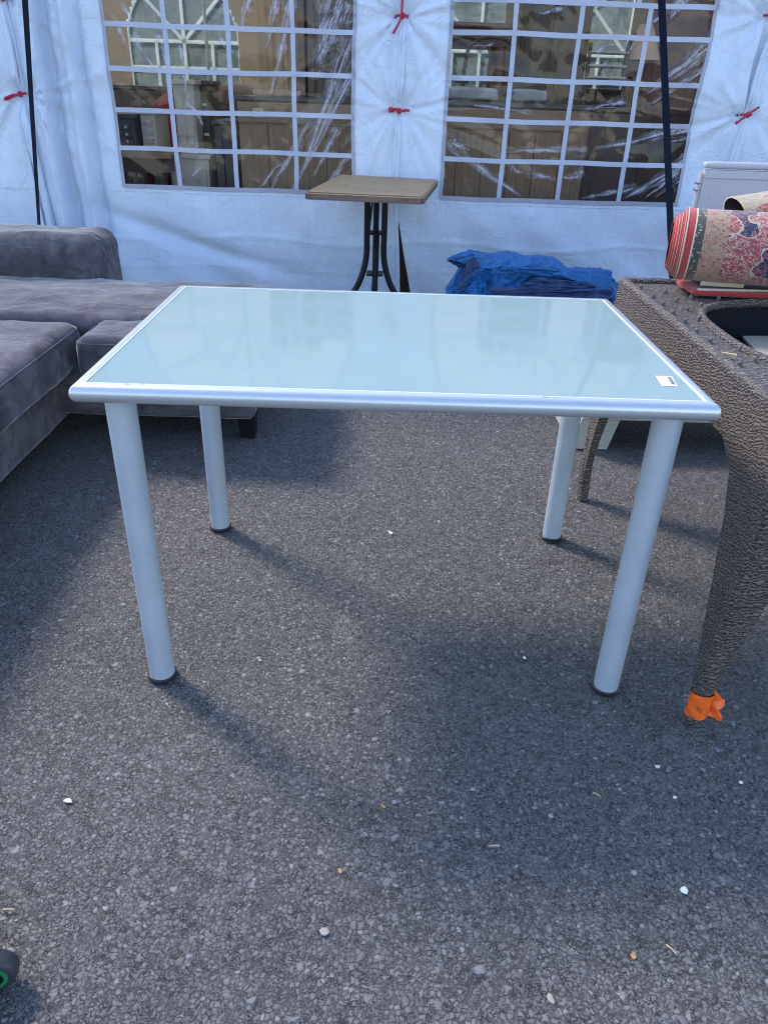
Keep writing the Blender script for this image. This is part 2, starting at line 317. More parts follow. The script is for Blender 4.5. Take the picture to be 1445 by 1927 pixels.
M = dict(
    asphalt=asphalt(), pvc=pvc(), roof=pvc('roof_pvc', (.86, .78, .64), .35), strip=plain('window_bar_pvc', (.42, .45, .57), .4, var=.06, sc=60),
    trim=plain('window_edge_pvc', (.33, .34, .42), .45, var=.1), film=film(), wicker=wicker(), suede=suede(), glass=glasstop(), tarp=tarpm(),
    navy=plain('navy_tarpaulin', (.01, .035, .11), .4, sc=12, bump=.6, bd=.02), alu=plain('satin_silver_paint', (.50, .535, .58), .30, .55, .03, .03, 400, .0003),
    legp=scuffed(), black=plain('black_plastic', (.012, .013, .016), .4), steel=plain('galvanised_steel', (.42, .44, .46), .4, .7),
    rope=plain('red_cord', (.42, .02, .05), .7, sc=300, bump=.6, bd=.003), strapm=plain('black_webbing', (.005, .008, .018), .8, sc=300, spec=.08), blackm=plain('black_painted_iron', (.007, .008, .012), .4, 0, .1, .2, 60, spec=.2),
    white=plain('pale_laminate', (.45, .43, .47), .45, var=.03), concrete=plain('pale_concrete', (.36, .355, .335), .9, sc=60, bump=.5, bd=.004, var=.18), gasket=plain('white_gasket', (.62, .67, .67), .35, var=.02, bump=0),
    bistro=wood('weathered_oak', (.27, .165, .085), (.56, .385, .22), (1.5, 14, 14), .4, 5), bistro_edge=wood('dark_oak_edge', (.10, .062, .05), (.23, .155, .125), (1.5, 10, 14), .4, 5),
    pine=wood('old_pine', (.14, .082, .045), (.30, .195, .115), (14, 14, 1.), .5, 4), pine_h=wood('old_pine_boards', (.17, .10, .055), (.33, .21, .125), (1., 14, 14), .5, 4),
    oak=wood('tan_oak', (.34, .215, .115), (.54, .37, .21), (12, 12, 1), .5, 4), dark=wood('dark_walnut', (.035, .022, .017), (.085, .052, .038), (10, 10, 1), .35, 4), mahog=wood('red_mahogany', (.09, .032, .024), (.17, .065, .045), (10, 10, 1), .3, 4),
    cream=plain('cream_paint', (.50, .46, .40), .5, var=.06), leather=plain('brown_leather', (.11, .045, .03), .35, sc=14, bump=.8, bd=.02), slate=plain('dark_slate', (.05, .05, .055), .35), redp=plain('red_cloth', (.25, .01, .03), .8),
    orange=plain('orange_tape', (.80, .13, .015), .38, sc=60, bump=.6, bd=.004, var=.12), rug=rug('red_rug'), rug2=rug('beige_rug', False), rugred=plain('red_rug_edge', (.36, .018, .016), .95, sc=300, bump=.9, bd=.004, sheen=.3), rugcream=plain('rug_whipping', (.55, .47, .36), .9, sc=300, bump=.8, bd=.003), rugback=plain('grey_rug_backing', (.055, .055, .065), .9),
    card=plain('cardboard', (.40, .34, .27), .85), label=plain('white_label', (.84, .80, .84), .4, var=.01, bump=0), ink=plain('printed_ink', (.10, .09, .12), .5, bump=0), knob=plain('rubber_bumper', (.10, .095, .09), .55), foam=plain('grey_packaging', (.34, .37, .38), .6, sc=9, bump=.8, bd=.02),
    green=plain('green_wheel_ring', (.01, .20, .07), .4), tyre=plain('grey_black_tyre', (.035, .036, .042), .55, sc=120), stick=plain('split_wood', (.50, .37, .22), .7), peb_w=plain('white_stone', (.72, .70, .66), .8, sc=90), peb_t=plain('tan_stone', (.30, .27, .235), .8, sc=90), leaf=plain('dry_leaf', (.48, .24, .09), .7), beige=plain('beige_lining', (.55, .42, .27), .7), lamp=plain('pink_shade', (.6, .42, .33), .7))
def haze_film():
    m, t, b = new('cloudy_film'); k = T(t); t.nodes.remove(b); n = k.noise(k.coord(scale=(1, 1, .4)), 9, 4, .6, 1)
    tp = k.n('BsdfTransparent', {'Color': (.85, .92, .92, 1)}); tr = k.n('BsdfTranslucent', {'Color': (.50, .62, .64, 1)})
    mx = k.n('MixShader', {0: k.ramp(n, [(.3, (.22, .22, .22)), (.7, (.34, .34, .34))]), 1: tp.outputs[0], 2: tr.outputs[0]}); t.links.new(mx.outputs[0], t.nodes['Material Output'].inputs[0]); return m
M['hazef'] = haze_film(); M['bar2'] = pvc('window_bar_white', (.88, .90, .89), .85)
for m_ in ('bistro', 'bistro_edge'):
    b_n = M[m_].node_tree.nodes['Principled BSDF']; b_n.inputs['Specular IOR Level'].default_value = .2; b_n.inputs['Roughness'].default_value = .65
def grit_mat():
    m, t, b = new('loose_grit'); k = T(t); g = k.n('NewGeometry').outputs['Random Per Island']
    t.links.new(k.ramp(g, [(0, (.06, .06, .063)), (.6, (.13, .125, .12)), (.9, (.26, .25, .24)), (1, (.55, .52, .48))]), b.inputs['Base Color']); b.inputs['Roughness'].default_value = .8; return m

# ================= GROUND =================
def cells(x, y, sc, seed):
    """stones: every cell gets its own height and slant, falling off to the joint"""
    X, Y = x*sc, y*sc; xi, yi = np.floor(X).astype(np.int64), np.floor(Y).astype(np.int64)
    d1 = np.full(X.shape, 9., np.float32); d2 = d1.copy(); hh = np.zeros_like(d1)
    def hs(a, b2, k_): v_ = (a*73856093) ^ (b2*19349663) ^ (k_*83492791+seed*7919); v_ = (v_ ^ (v_ >> 13))*1274126177 & 0x7fffffff; v_ ^= v_ >> 15; return ((v_*1103515245+12345) & 0x7fffffff)/2147483647.
    for ox in (-1, 0, 1):
        for oy in (-1, 0, 1):
            cx, cy = xi+ox, yi+oy; jx, jy = cx+hs(cx, cy, 1), cy+hs(cx, cy, 2); ax_ = 1.; d = np.hypot(X-jx, Y-jy).astype(np.float32)
            h_ = (hs(cx, cy, 3)-.5)+(X-jx)*(hs(cx, cy, 4)-.5)*1.3+(Y-jy)*(hs(cx, cy, 5)-.5)*1.3
            nearer = d < d1; d2 = np.where(nearer, d1, np.minimum(d2, d)); hh = np.where(nearer, h_, hh).astype(np.float32); d1 = np.where(nearer, d, d1)
    return hh, np.clip((d2-d1)/.22, 0, 1)
gx = np.concatenate([[-900, -200, -50, -12, -5, -3, -2.2], np.arange(-1.55, 1.65, .0034), [2.0, 2.6, 3.5, 5, 14, 60, 200, 900]])
gy = np.concatenate([[-900, -200, -50, -10, -4, -2.4, -1.8], np.arange(-1.32, 0, .0034), np.arange(0, 1.25, .0048), np.arange(1.27, 3.4, .03), [4, 6, 8, 20, 60, 200, 900]])
X, Y = np.meshgrid(gx, gy)
near = np.exp(-((X)**2+(Y)**2)/30.); inner = ((X > -1.56) & (X < 1.66) & (Y > -1.33) & (Y < 1.25)).astype(float)
h1, e1 = cells(X+.002*perlin(X*120, Y*120, 1), Y+.002*perlin(X*120+9, Y*120, 2), 118., 1); h2, e2 = cells(X, Y, 230., 2)
mixn = np.clip(.5+perlin(X*9, Y*9, 4)*1.2, 0, 1)
Z = .003*perlin(X*1.3, Y*1.3, 3)*near-.0045+inner*(.0012*h1*(.45+.55*mixn)+.0007*h2-.0006*(1-e1)+.0012*perlin(X*30, Y*30, 6))
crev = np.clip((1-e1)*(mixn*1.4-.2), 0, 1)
stone = np.clip(h1*.8+h2*.5+.5, 0, 1)
nx_, ny_ = len(gx), len(gy); me = bpy.data.meshes.new('ground'); me.vertices.add(nx_*ny_); me.vertices.foreach_set('co', np.stack([X, Y, Z], -1).astype(np.float32).ravel())
ii = (np.arange(ny_-1)[:, None]*nx_+np.arange(nx_-1)[None]).ravel(); quads = np.stack([ii, ii+1, ii+nx_+1, ii+nx_], -1).astype(np.int32)
me.loops.add(len(quads)*4); me.loops.foreach_set('vertex_index', quads.ravel()); me.polygons.add(len(quads)); me.polygons.foreach_set('loop_start', np.arange(0, len(quads)*4, 4, dtype=np.int32)); me.update(calc_edges=True)
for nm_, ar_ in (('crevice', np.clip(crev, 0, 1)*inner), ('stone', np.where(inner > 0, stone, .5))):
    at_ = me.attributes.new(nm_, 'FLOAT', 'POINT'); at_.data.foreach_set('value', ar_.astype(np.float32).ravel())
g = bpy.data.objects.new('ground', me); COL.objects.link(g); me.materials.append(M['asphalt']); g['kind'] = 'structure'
# loose grit
V = []; Fc = []
n = 5200
r = RNG
px = r.rand(n)*3.6-1.6; py = -1.35+r.rand(n)**.8*4.2
for i in range(n):
    s = .0009+.0021*r.rand()**3
    if r.rand() < .03: s *= 1.9
    c = np.array([px[i], py[i], s*.35]); q = r.randn(6, 3)*.25
    base = np.array([[1, 0, 0], [-1, 0, 0], [0, 1, 0], [0, -1, 0], [0, 0, .7], [0, 0, -.7]])+q
    a = r.rand()*6.3; ca, sa = math.cos(a), math.sin(a); base = base @ np.array([[ca, sa, 0], [-sa, ca, 0], [0, 0, 1]])*np.array([1.3, 1, 1])
    k0 = len(V); V += (c+base*s).tolist(); Fc += [(k0+a_, k0+b_, k0+c_) for a_, b_, c_ in ((0, 2, 4), (2, 1, 4), (1, 3, 4), (3, 0, 4), (2, 0, 5), (1, 2, 5), (3, 1, 5), (0, 3, 5))]
gr = mesh('loose_grit', V, Fc, grit_mat()); gr['kind'] = 'stuff'; tag(gr, 'fine loose grit and stone chips scattered over the asphalt', 'grit'); gr['kind'] = 'stuff'

# ================= GLASS TABLE =================
W, D, b_ = 1.200, .820, .012
gt = thing('glass_table', 'silver framed table with frosted aqua glass top and four round legs', 'table', (0, 0, 0))
prof = [(-b_, .716), (-.004, .7125), (.000, .7125), (.0045, .7145), (.0085, .719), (.0105, .7245), (.0108, .7305), (.009, .738), (.0055, .7430), (.001, .7458), (-.004, .7465), (-b_+.0008, .7465), (-b_, .7458)]
hw, hd = W/2-.0108, D/2-.0108; rc = .006
path = []
for cx, cy, a0 in ((hw-rc, -hd+rc, -90), (hw-rc, hd-rc, 0), (-hw+rc, hd-rc, 90), (-hw+rc, -hd+rc, 180)):
    for i in range(5):
        a = math.radians(a0+i*22.5); path.append((cx, cy, math.cos(a), math.sin(a), cx+rc*math.cos(a), cy+rc*math.sin(a)))
V = []
for cx, cy, nx, ny, x, y in path:
    sx_, sy_ = math.copysign(1, cx), math.copysign(1, cy)
    for o_, z in prof:
        if o_ < -.003: V.append((sx_*(hw+o_), sy_*(hd+o_), z))      # inner part keeps square mitres
        else:
            e_ = .72; V.append(((sx_*(hw+o_))*e_+(x+nx*o_)*(1-e_), (sy_*(hd+o_))*e_+(y+ny*o_)*(1-e_), z))
fr = mesh('frame', V, grid_faces(len(prof), len(path))+[tuple([(len(path)-1)*len(prof)+i, (len(path)-1)*len(prof)+i+1, i+1, i]) for i in range(len(prof)-1)]+[tuple([j*len(prof)+len(prof)-1, j*len(prof), ((j+1) % len(path))*len(prof), ((j+1) % len(path))*len(prof)+len(prof)-1]) for j in range(len(path))], M['alu'], gt)
bm = bmesh.new(); bm.from_mesh(fr.data); bmesh.ops.remove_doubles(bm, verts=bm.verts[:], dist=1e-5); bmesh.ops.recalc_face_normals(bm, faces=bm.faces[:]); bm.to_mesh(fr.data); bm.free()
for p in fr.data.polygons: p.use_smooth = True
fr.data.set_sharp_from_angle(angle=math.radians(35))
mb = MB()
for sx_, sy_ in ((1, 1), (-1, 1), (-1, -1), (1, -1)):  # fine mitre joints
    pass
iw, ih = hw-b_, hd-b_
MB().box((-iw+.002, -ih+.002, .737), (iw-.002, ih-.002, .7445), .0008).build('glass_top', M['glass'], gt)
mb = MB()
for a, b2 in (((-iw, -ih, .738), (iw, -ih+.003, .7462)), ((-iw, ih-.003, .738), (iw, ih, .7462)), ((-iw, -ih+.003, .738), (-iw+.003, ih-.003, .7462)), ((iw-.003, -ih+.003, .738), (iw, ih-.003, .7462))): mb.box(a, b2)
mb.build('gasket', M['gasket'], gt)
for x, y in ((-.530, -.345), (.530, -.345), (-.530, .345), (.530, .345)):
    MB().tube([(x, y, .008), (x, y, .3), (x, y, .7155)], .029, 40).build('leg', M['legp'], gt, True)
    lg = gt.children[-1]
    f = MB().tube([(x, y, 0), (x, y, .001), (x, y, .007), (x, y, .0095)], [.0325, .0335, .0335, .031], 40).build('foot_cap', M['black'], lg, True)
# price label with barcode
A = gz(1233, 707, .7450); B = gz(1264, 708, .7450); Cc = gz(1275, 727, .7450); Dd = gz(1245, 726, .7450)
def onlab(u, v, z=0.): p = A*(1-u)*(1-v)+B*u*(1-v)+Cc*u*v+Dd*(1-u)*v; return (p.x, p.y, .7450+z)
lab = MB().add([onlab(0, 0, .0003), onlab(1, 0, .0003), onlab(1, 1, .0003), onlab(0, 1, .0003), onlab(0, 0, .0), onlab(1, 0, .0), onlab(1, 1, .0), onlab(0, 1, .0)], [(0, 1, 2, 3), (0, 4, 5, 1), (1, 5, 6, 2), (2, 6, 7, 3), (3, 7, 4, 0)]).build('price_label', M['label'], gt)
mb = MB()
v = .07
while v < .86:
    h_ = random.choice([.012, .02, .03]); mb.add([onlab(.68, v, .0006), onlab(.93, v, .0006), onlab(.93, v+h_, .0006), onlab(.68, v+h_, .0006)], [(0, 1, 2, 3)]); v += h_+random.choice([.014, .02, .03])
for u, v0, v1 in ((.60, .25, .5), (.40, .5, .9), (.25, .55, .8), (.12, .05, .22)):
    v = v0
    while v < v1: mb.add([onlab(u, v, .0006), onlab(u+.035, v, .0006), onlab(u+.035, v+.035, .0006), onlab(u, v+.035, .0006)], [(0, 1, 2, 3)]); v += .05
mb.build('barcode', M['ink'], lab)
# scuffs on the frame
for x, y, l in ((.27, -.392, .012), (.29, -.393, .007), (-.50, -.392, .010), (-.47, -.391, .006)): MB().add([(x, y, .7479), (x+l, y+.001, .7479), (x+l*.8, y+.003, .7479), (x+.002, y+.0025, .7479)], [(0, 1, 2, 3)]).build('scratch', M['concrete'], gt)
for i in range(26):
    x = random.uniform(-.5, .5); y = random.uniform(-.33, .33); a = random.uniform(0, 3); l = random.uniform(.002, .009); w_ = .0006
    dx, dy = math.cos(a)*l, math.sin(a)*l; MB().add([(x, y, .7449), (x+dx, y+dy, .7449), (x+dx-dy/l*w_, y+dy+dx/l*w_, .7449), (x-dy/l*w_, y+dx/l*w_, .7449)], [(0, 1, 2, 3)]).build('scuff', M['gasket'], gt)

# ================= TENT =================
TY = 3.3; KX = [-4.24, -2.20, .02, 2.07, 4.1]
tent = thing('marquee_tent', 'white party tent wall with two gridded clear windows laced with red cord', 'tent', (0, TY, 0))
WIN = {1: (-1.662, -.248), 2: (.303, 1.770), 0: (-3.75, -2.45), 3: (2.45, 3.7)}; WZ0, SPR = .675, 1.68
KZ = {-2.20: [1.155, 1.62], .02: [1.132, 1.60], 2.07: [1.172, 1.66]}
def surf(x, z):
    """front wall: y displacement (towards the camera is negative) and in-plane warp"""
    x = np.asarray(x, float); z = np.asarray(z, float)
    d = .018*fbm(x*.9, z*.5, 2, 1)+.007*fbm(x*3.2, z*1.7, 3, 5)+.0035*ridge(x*2.6+z*.8, z*2.1-x*.4, 3, 14)
    for kx, zs in KZ.items():
        for kz in zs:
            for side in (-1, 1):
                ex = kx+side*.03; dx = (x-ex)*side; dz = z-kz; rr = np.hypot(dx, dz)+1e-4; th = np.arctan2(dz, np.maximum(dx, 1e-4)+0*dz)
                on = 1/(1+np.exp(-(x-kx)*side*80))
                fold = ridge(th*1.9+kx*5+side*2.1, rr*.45+kz*3, 2, 9)+.5*perlin(th*5+kx, rr*.7, 4)
                a = .032*np.exp(-rr/.36)*(.75+.5*perlin(th*1.3+kx*3, kz*9+th*0, 19))*(1-np.exp(-rr/.05))
                d = d-on*a*(fold-.2)
                d = d+on*.030*np.exp(-(rr/.05)**1.2)
    # slack diagonal folds in the skirt
    sk = np.clip((.66-z)/.3, 0, 1)
    d = d+sk*(.034*perlin(x*1.6+z*1.9, z*.8-x*.5, 12)+.018*perlin(x*3.5+z*3.5, z*1.0-x*.8, 6)-.006*np.exp(-((z-.38-.02*np.sin(x*5))/.012)**2)-.004*np.exp(-((z-.2-.01*np.sin(x*4))/.008)**2))
    # big curved fold below the left window
    t = z-(.55-.32*np.clip((x+1.85)/1.0, 0, 1.2)**.8); d = d+.042*np.exp(-(t/.05)**2)*np.exp(-((x+1.25)/.55)**2)
    # vertical pleats next to the left seam
    ph = (x+2.02+.035*(z-1)+.02*np.sin(z*2.3))*34; d = d+.075*np.exp(-((x+1.98)/.20)**4)*np.sin(ph+.9*np.sin(ph))*np.clip(1.35-.3*z, 0, 1)
    # right window slack
    d = d+.02*np.exp(-((x-1.85)/.3)**2)*np.sin(z*9+x*3)
    wx = .010*np.sin(z*8.5+.4)*np.exp(-((x-1.72)/.30)**2)+.006*perlin(x*2, z*3, 15)
    wz = .006*perlin(x*2.2, z*2, 18)-.010*np.exp(-((x-.9)/.5)**2)*np.exp(-((z-.7)/.25)**2)
    return d, wx, wz
def P3(x, z, off=0.):
    d, wx, wz = surf(x, z); return np.stack([x+wx, TY+d+off, z+wz], -1)
def inwin(x, z, wn, m=0.):
    a, b2 = wn; c = (a+b2)/2; R = (b2-a)/2-m
    return (x > a+m) & (x < b2-m) & (z > WZ0+m) & ((z < SPR) | (np.hypot(x-c, z-SPR) < R))
def edge(kx, z, side):      # panel edge next to a seam, gathers at the knots and gapes between them
    if kx not in KZ: return kx
    zs = KZ[kx]; g_ = .004
    a, b2 = zs
    t = np.clip((z-a)/(b2-a), 0, 1); g_ = g_+.020*np.sin(math.pi*t)*(z > a)*(z < b2)
    low = np.clip((.62-z)/.6, 0, 1)
    if kx == .02: g_ = g_+(low**1.1*.12 if side > 0 else low*.02)+(.006 if side > 0 else -.03)
    else: g_ = g_+.010*np.clip((a-z)/.3, 0, 1)
    return kx+side*g_
H = 2.32
for bi in range(4):
    k0, k1 = KX[bi], KX[bi+1]; wn = WIN[bi]
    step = .0125 if bi in (1, 2) else .02; fs = .005 if bi in (1, 2) else .02
    t = np.concatenate([np.linspace(0, 1, int((wn[0]-k0)/step)+2)[:-1]*(wn[0]-k0), (wn[0]-k0)+np.linspace(0, 1, int((wn[1]-wn[0])/step)+1)[:-1]*(wn[1]-wn[0]), (wn[1]-k0)+np.linspace(0, 1, int((k1-wn[1])/step)+2)*(k1-wn[1])])
    zz = np.concatenate([np.linspace(.012, WZ0, 50)[:-1], np.linspace(WZ0, H, int((H-WZ0)/step))])
    TT, ZZ = np.meshgrid(t, zz); XX = k0+TT
    eL = np.array([edge(k0, z, 1) for z in zz])[:, None]; eR = np.array([edge(k1, z, -1) for z in zz])[:, None]
    XX = np.where(XX < wn[0], eL+(XX-k0)*(wn[0]-eL)/(wn[0]-k0), XX); XX = np.where(XX > wn[1], wn[1]+(XX-wn[1])*(eR-wn[1])/(k1-wn[1]), XX)
    P = P3(XX, ZZ).reshape(-1, 3); Fq = grid_faces(len(t), len(zz)); fx = XX.ravel(); fz = ZZ.ravel()
    keep = []
    for f in Fq:
        cx = fx[list(f)].mean(); cz = fz[list(f)].mean()
        if not inwin(cx, cz, wn): keep.append(f)
    pan = mesh('wall_panel', P, keep, M['pvc'], tent, True); pan.data.update()
    # film
    nx_, nz_ = int((wn[1]-wn[0])/fs), int((SPR+(wn[1]-wn[0])/2-WZ0)/fs)
    x = np.linspace(wn[0]+.001, wn[1]-.001, nx_); z = np.linspace(WZ0+.001, SPR+(wn[1]-wn[0])/2-.001, nz_); XX, ZZ = np.meshgrid(x, z)
    PP = P3(XX, ZZ, .003); cr = np.zeros_like(XX); lines = []
    if bi == 1:
        lines = [(660, 60, 560, 345, 13), (663, 130, 545, 370, 8), (640, -10, 600, 130, 30), (590, 225, 505, 368, 7), (664, 290, 600, 370, 6), (640, 240, 585, 330, 6), (662, 345, 640, 372, 6), (516, -10, 498, 100, 9), (546, -10, 512, 190, 9), (470, -10, 452, 70, 8),
                 (250, 60, 300, 140, 7), (300, 60, 322, 150, 5), (205, 20, 240, 100, 6), (350, 190, 385, 235, 5), (375, 310, 365, 335, 4), (440, 100, 395, 60, 5), (420, 0, 436, 90, 6), (530, 308, 480, 365, 3), (232, 0, 262, 90, 5), (335, 80, 352, 190, 4)]
    if bi == 2:
        lines = [(1345, 70, 1215, 180, 14), (1330, 120, 1225, 200, 6), (1345, 230, 1120, 285, 8), (1110, 285, 940, 285, 6), (836, 262, 985, 372, 7), (850, 265, 882, 285, 6), (1320, 290, 1170, 372, 12), (1310, 310, 1230, 372, 6), (1275, 320, 1215, 375, 4), (1180, 190, 1100, 212, 6), (1300, -10, 1215, 50, 9),
                 (1290, 5, 1250, 40, 6), (990, 325, 1050, 340, 5), (1100, 320, 1060, 335, 7), (1200, 345, 1090, 375, 5), (960, 315, 985, 320, 4), (1225, 60, 1180, 100, 5), (1000, 215, 850, 190, 3), (1120, 95, 1160, 85, 4), (1060, 10, 1010, 25, 4), (1330, 250, 1260, 270, 5), (890, 90, 930, 78, 3)]
    for li, (x0, y0, x1, y1, wd) in enumerate(lines):
        a = at(x0, y0, TY); c = at(x1, y1, TY); ax_, az_, dx, dz = a.x, a.z, c.x-a.x, c.z-a.z; L = math.hypot(dx, dz)
        tt = ((XX-ax_)*dx+(ZZ-az_)*dz)/L/L; dist = ((XX-ax_)*dz-(ZZ-az_)*dx)/L; dist = dist+.010*np.sin(tt*3+li)+.006*perlin(tt*4+li*3, tt*0+li, 2)
        wdm = wd/290*(.25+1.1*np.clip(1-tt, 0, 1))*(.8+.5*perlin(tt*7+li, tt*0, 3)); 
        e = np.clip(1.25-np.abs(dist)/np.maximum(wdm, .001)*.9, 0, 1)*np.clip(tt*12, 0, 1)*np.clip((1-tt)*6, 0, 1)
        st_ = perlin(dist*95+li*7.3, tt*3+li, 11)+.6*perlin(dist*210+li, tt*6+li, 12); cr = np.maximum(cr, e*(.36+.34*np.clip(st_*3, -1, 1)+.35*(np.abs(perlin(dist*70+li*3, tt*2.2, 13)) < .05))); PP[..., 1] -= e*.006
    PP = PP.reshape(-1, 3); fx = XX.ravel(); fz = ZZ.ravel(); keep = [f for f in grid_faces(nx_, nz_) if inwin(fx[list(f)].mean(), fz[list(f)].mean(), wn, -.01)]
    pane = mesh('window_pane', PP, keep, M['film'], tent, True); at_ = pane.data.attributes.new('crease_glare', 'FLOAT', 'POINT'); at_.data.foreach_set('value', cr.ravel().astype(np.float32))
    # bars: one grid mesh per window, slightly proud of the film
    mb = MB()
    def strip(pts, wdt, off=-.0035):
        pts = np.array(pts, float); tg = np.gradient(pts, axis=0); tg /= np.linalg.norm(tg, axis=1, keepdims=True); nn = np.stack([-tg[:, 1], tg[:, 0]], -1)*wdt/2
        V = []
        for o_ in (-.0022, 0.):
            A_ = pts+nn; B_ = pts-nn; V += P3(A_[:, 0], A_[:, 1], off+o_).tolist()+P3(B_[:, 0], B_[:, 1], off+o_).tolist()
        n_ = len(pts); F_q = [(i, i+1, n_+i+1, n_+i) for i in range(n_-1)]+[(i, 2*n_+i, 2*n_+i+1, i+1) for i in range(n_-1)]+[(n_+i, n_+i+1, 3*n_+i+1, 3*n_+i) for i in range(n_-1)]
        mb.add(V, F_q)
    a, b2 = wn; wd_ = b2-a; cxx = (a+b2)/2; R = wd_/2
    rows = [.886, 1.092, 1.30, 1.515] if bi != 2 else [.888, 1.098, 1.31, 1.535]
    for q in (.25, .5, .75):
        xx = a+wd_*(q+(.004 if q > .5 else -.006)); 
        strip([(xx, z_) for z_ in np.linspace(WZ0, SPR, 90)], .027, -.004)
    for z_ in rows+[SPR+.01]: strip([(x_, z_) for x_ in np.linspace(a, b2, 120)], .026, -.0065)
    for q in (30, 60, 90, 120, 150): strip([(cxx+math.cos(math.radians(q))*r_, SPR+math.sin(math.radians(q))*r_) for r_ in np.linspace(.02, R, 40)], .030, -.004)
    strip([(cxx+math.cos(q)*.3, SPR+math.sin(q)*.3) for q in np.linspace(0, math.pi, 40)], .028, -.0065)
    mb.build('window_grid', M['strip'], pane)
    mb = MB()
    strip([(a-.002, z_) for z_ in np.linspace(WZ0-.01, SPR, 110)], .020, -.0045); strip([(b2+.002, z_) for z_ in np.linspace(WZ0-.01, SPR, 110)], .020, -.0045)
    strip([(x_, WZ0-.004) for x_ in np.linspace(a, b2, 120)], .024, -.0045)
    strip([(cxx+math.cos(q)*(R+.002), SPR+math.sin(q)*(R+.002)) for q in np.linspace(0, math.pi, 90)], .03, -.0045)
    mb.build('window_edge', M['trim'], pane)
    # welded hem line below the window
    mb = MB(); strip([(x_, WZ0-.032) for x_ in np.linspace(k0+.05, k1-.05, 140)], .006, -.001); mb.build('welded_seam', M['pvc'], pan)
# inner flaps behind the seams
for kx in KX[1:4]:
    z = np.linspace(.012, H, 130); sgn = 1
    V = []; off = [-.085, -.045, -.016, -.004, .004, .012, .020, .028, .030, .022, .05, .10]; dep = [.028, .026, .020, .004, -.006, -.010, -.004, .010, .018, .022, .026, .028]
    for zi in z:
        gt_ = min(abs(zi-q) for q in KZ[kx]); sq = .45+.55*min(1, gt_/.12); lo = max(0, .6-zi)
        for o_, dp in zip(off, dep):
            lean = {-2.20: .10*(zi-1.1)*-.3, .02: 0.0, 2.07: .12*(zi-1.17)}[kx]
            xx = kx+o_*(sq if abs(o_) < .04 else 1)+lean*(abs(o_) < .04)+.006*math.sin(zi*7+kx)
            V.append((xx, TY+dp*1.0+.006+.004*math.sin(zi*11+o_*80), zi))
    if kx == .02:
        V = [(x_-max(0, .55-z_)*.06*(x_ > .02), y_+(.12*max(0, .5-z_) if x_ > .035 else 0), z_) if not (z_ < .6 and x_ > .045) else (.045, y_+.02, z_) for x_, y_, z_ in V]
    mesh('seam_flap', V, grid_faces(len(off), len(z)), M['pvc'], tent, True)
for kx in KX[1:4]:
    z = np.linspace(.012, H, 150); V = []; lean0 = {-2.20: -.06, .02: .012, 2.07: .10}[kx]
    for zi in z:
        gt_ = min(abs(zi-q) for q in KZ[kx]); sq = .42+.58*min(1, gt_/.16); cxs = kx+lean0*(zi-1.15)*(1 if zi > 1.15 else .6)+.004*math.sin(zi*6+kx)+(max(0, .55-zi)*.07 if kx == .02 else 0)
        yb_ = TY+min(float(surf(kx-.05, zi)[0]), float(surf(kx+.05, zi)[0]), 0)-.004+.018*(1-min(1, gt_/.10))
        for o_, dp in ((-.020, .012), (-.019, -.004), (-.010, -.009), (.000, -.005), (.002, -.012), (.012, -.014), (.021, -.007), (.023, .012)): V.append((cxs+o_*sq, yb_+dp*(.6+.4*sq), zi))
    mesh('seam_strip', V, grid_faces(8, 150), M['pvc'], tent, True)
# eyelets and red cords
def cord(pts, rad=.0065):
    P = [Vector(p) for p in pts]; Q = []
    for i in range(len(P)-1):
        p0, p1, p2, p3 = P[max(i-1, 0)], P[i], P[i+1], P[min(i+2, len(P)-1)]
        for s_ in range(6):
            t = s_/6; Q.append(.5*((2*p1)+(p2-p0)*t+(2*p0-5*p1+4*p2-p3)*t*t+(3*p1-3*p2+p3-p0)*t**3))
    Q.append(P[-1]); return MB().tube(Q, rad, 8)
def knot(kx, kz, ends, name='tie_cord'):
    y = TY-.020; mb = MB()
    for e in ends: mb2 = cord([(kx+dx, y-dy, kz+dz) for dx, dy, dz in e]); mb.add(mb2.v, mb2.f)
    bx_ = []
    for i in range(22): a = i/22*4*math.pi; bx_.append((kx+.004+.011*math.cos(a), y-.006-.004*math.sin(a*.5), kz+.011*math.sin(a)+.002*math.cos(a*.5)))
    c_ = MB().tube(bx_, .005, 8); mb.add(c_.v, c_.f)
    o = mb.build(name, M['rope'], tent, True)
    for s_ in (-1, 1):
        ring = [(kx+s_*.034+.010*math.cos(a), TY+float(surf(kx+s_*.034, kz)[0])-.004, kz+.010*math.sin(a)) for a in np.linspace(0, 2*math.pi, 17)]
        MB().tube(ring, .0028, 6, False).build('eyelet', M['steel'], tent, True)
        MB().tube([(kx+s_*.034, TY+float(surf(kx+s_*.034, kz)[0])-.003, kz), (kx+s_*.034, TY+float(surf(kx+s_*.034, kz)[0])-.001, kz)], .0085, 14).build('eyelet_hole', M['black'], tent)
knot(.02, 1.132, [[(-.034, -.012, 0), (-.02, .003, .012), (0, .006, 0), (.02, .006, .002), (.034, .0, .006), (.064, .006, .004)], [(-.034, -.012, .0), (-.052, .006, -.004), (-.050, .008, .014), (-.02, .010, .006), (.0, .008, -.002)]])
knot(.02, 1.60, [[(-.034, -.012, .0), (0, .006, .004), (.034, -.01, .0)], [(0, .008, 0), (-.015, .01, -.035), (-.045, .008, -.085)], [(0, .006, 0), (.0, .006, .05), (.002, .0, .10)]])
knot(2.07, 1.172, [[(-.034, -.012, 0), (0, .004, .002), (.034, -.012, 0)], [(-.055, .006, -.05), (0, .01, .0), (.06, .006, .042)], [(-.055, .006, -.05), (-.05, .01, -.035)]])
knot(2.07, 1.66, [[(-.034, -.012, 0), (0, .004, .002), (.034, -.012, 0)]])
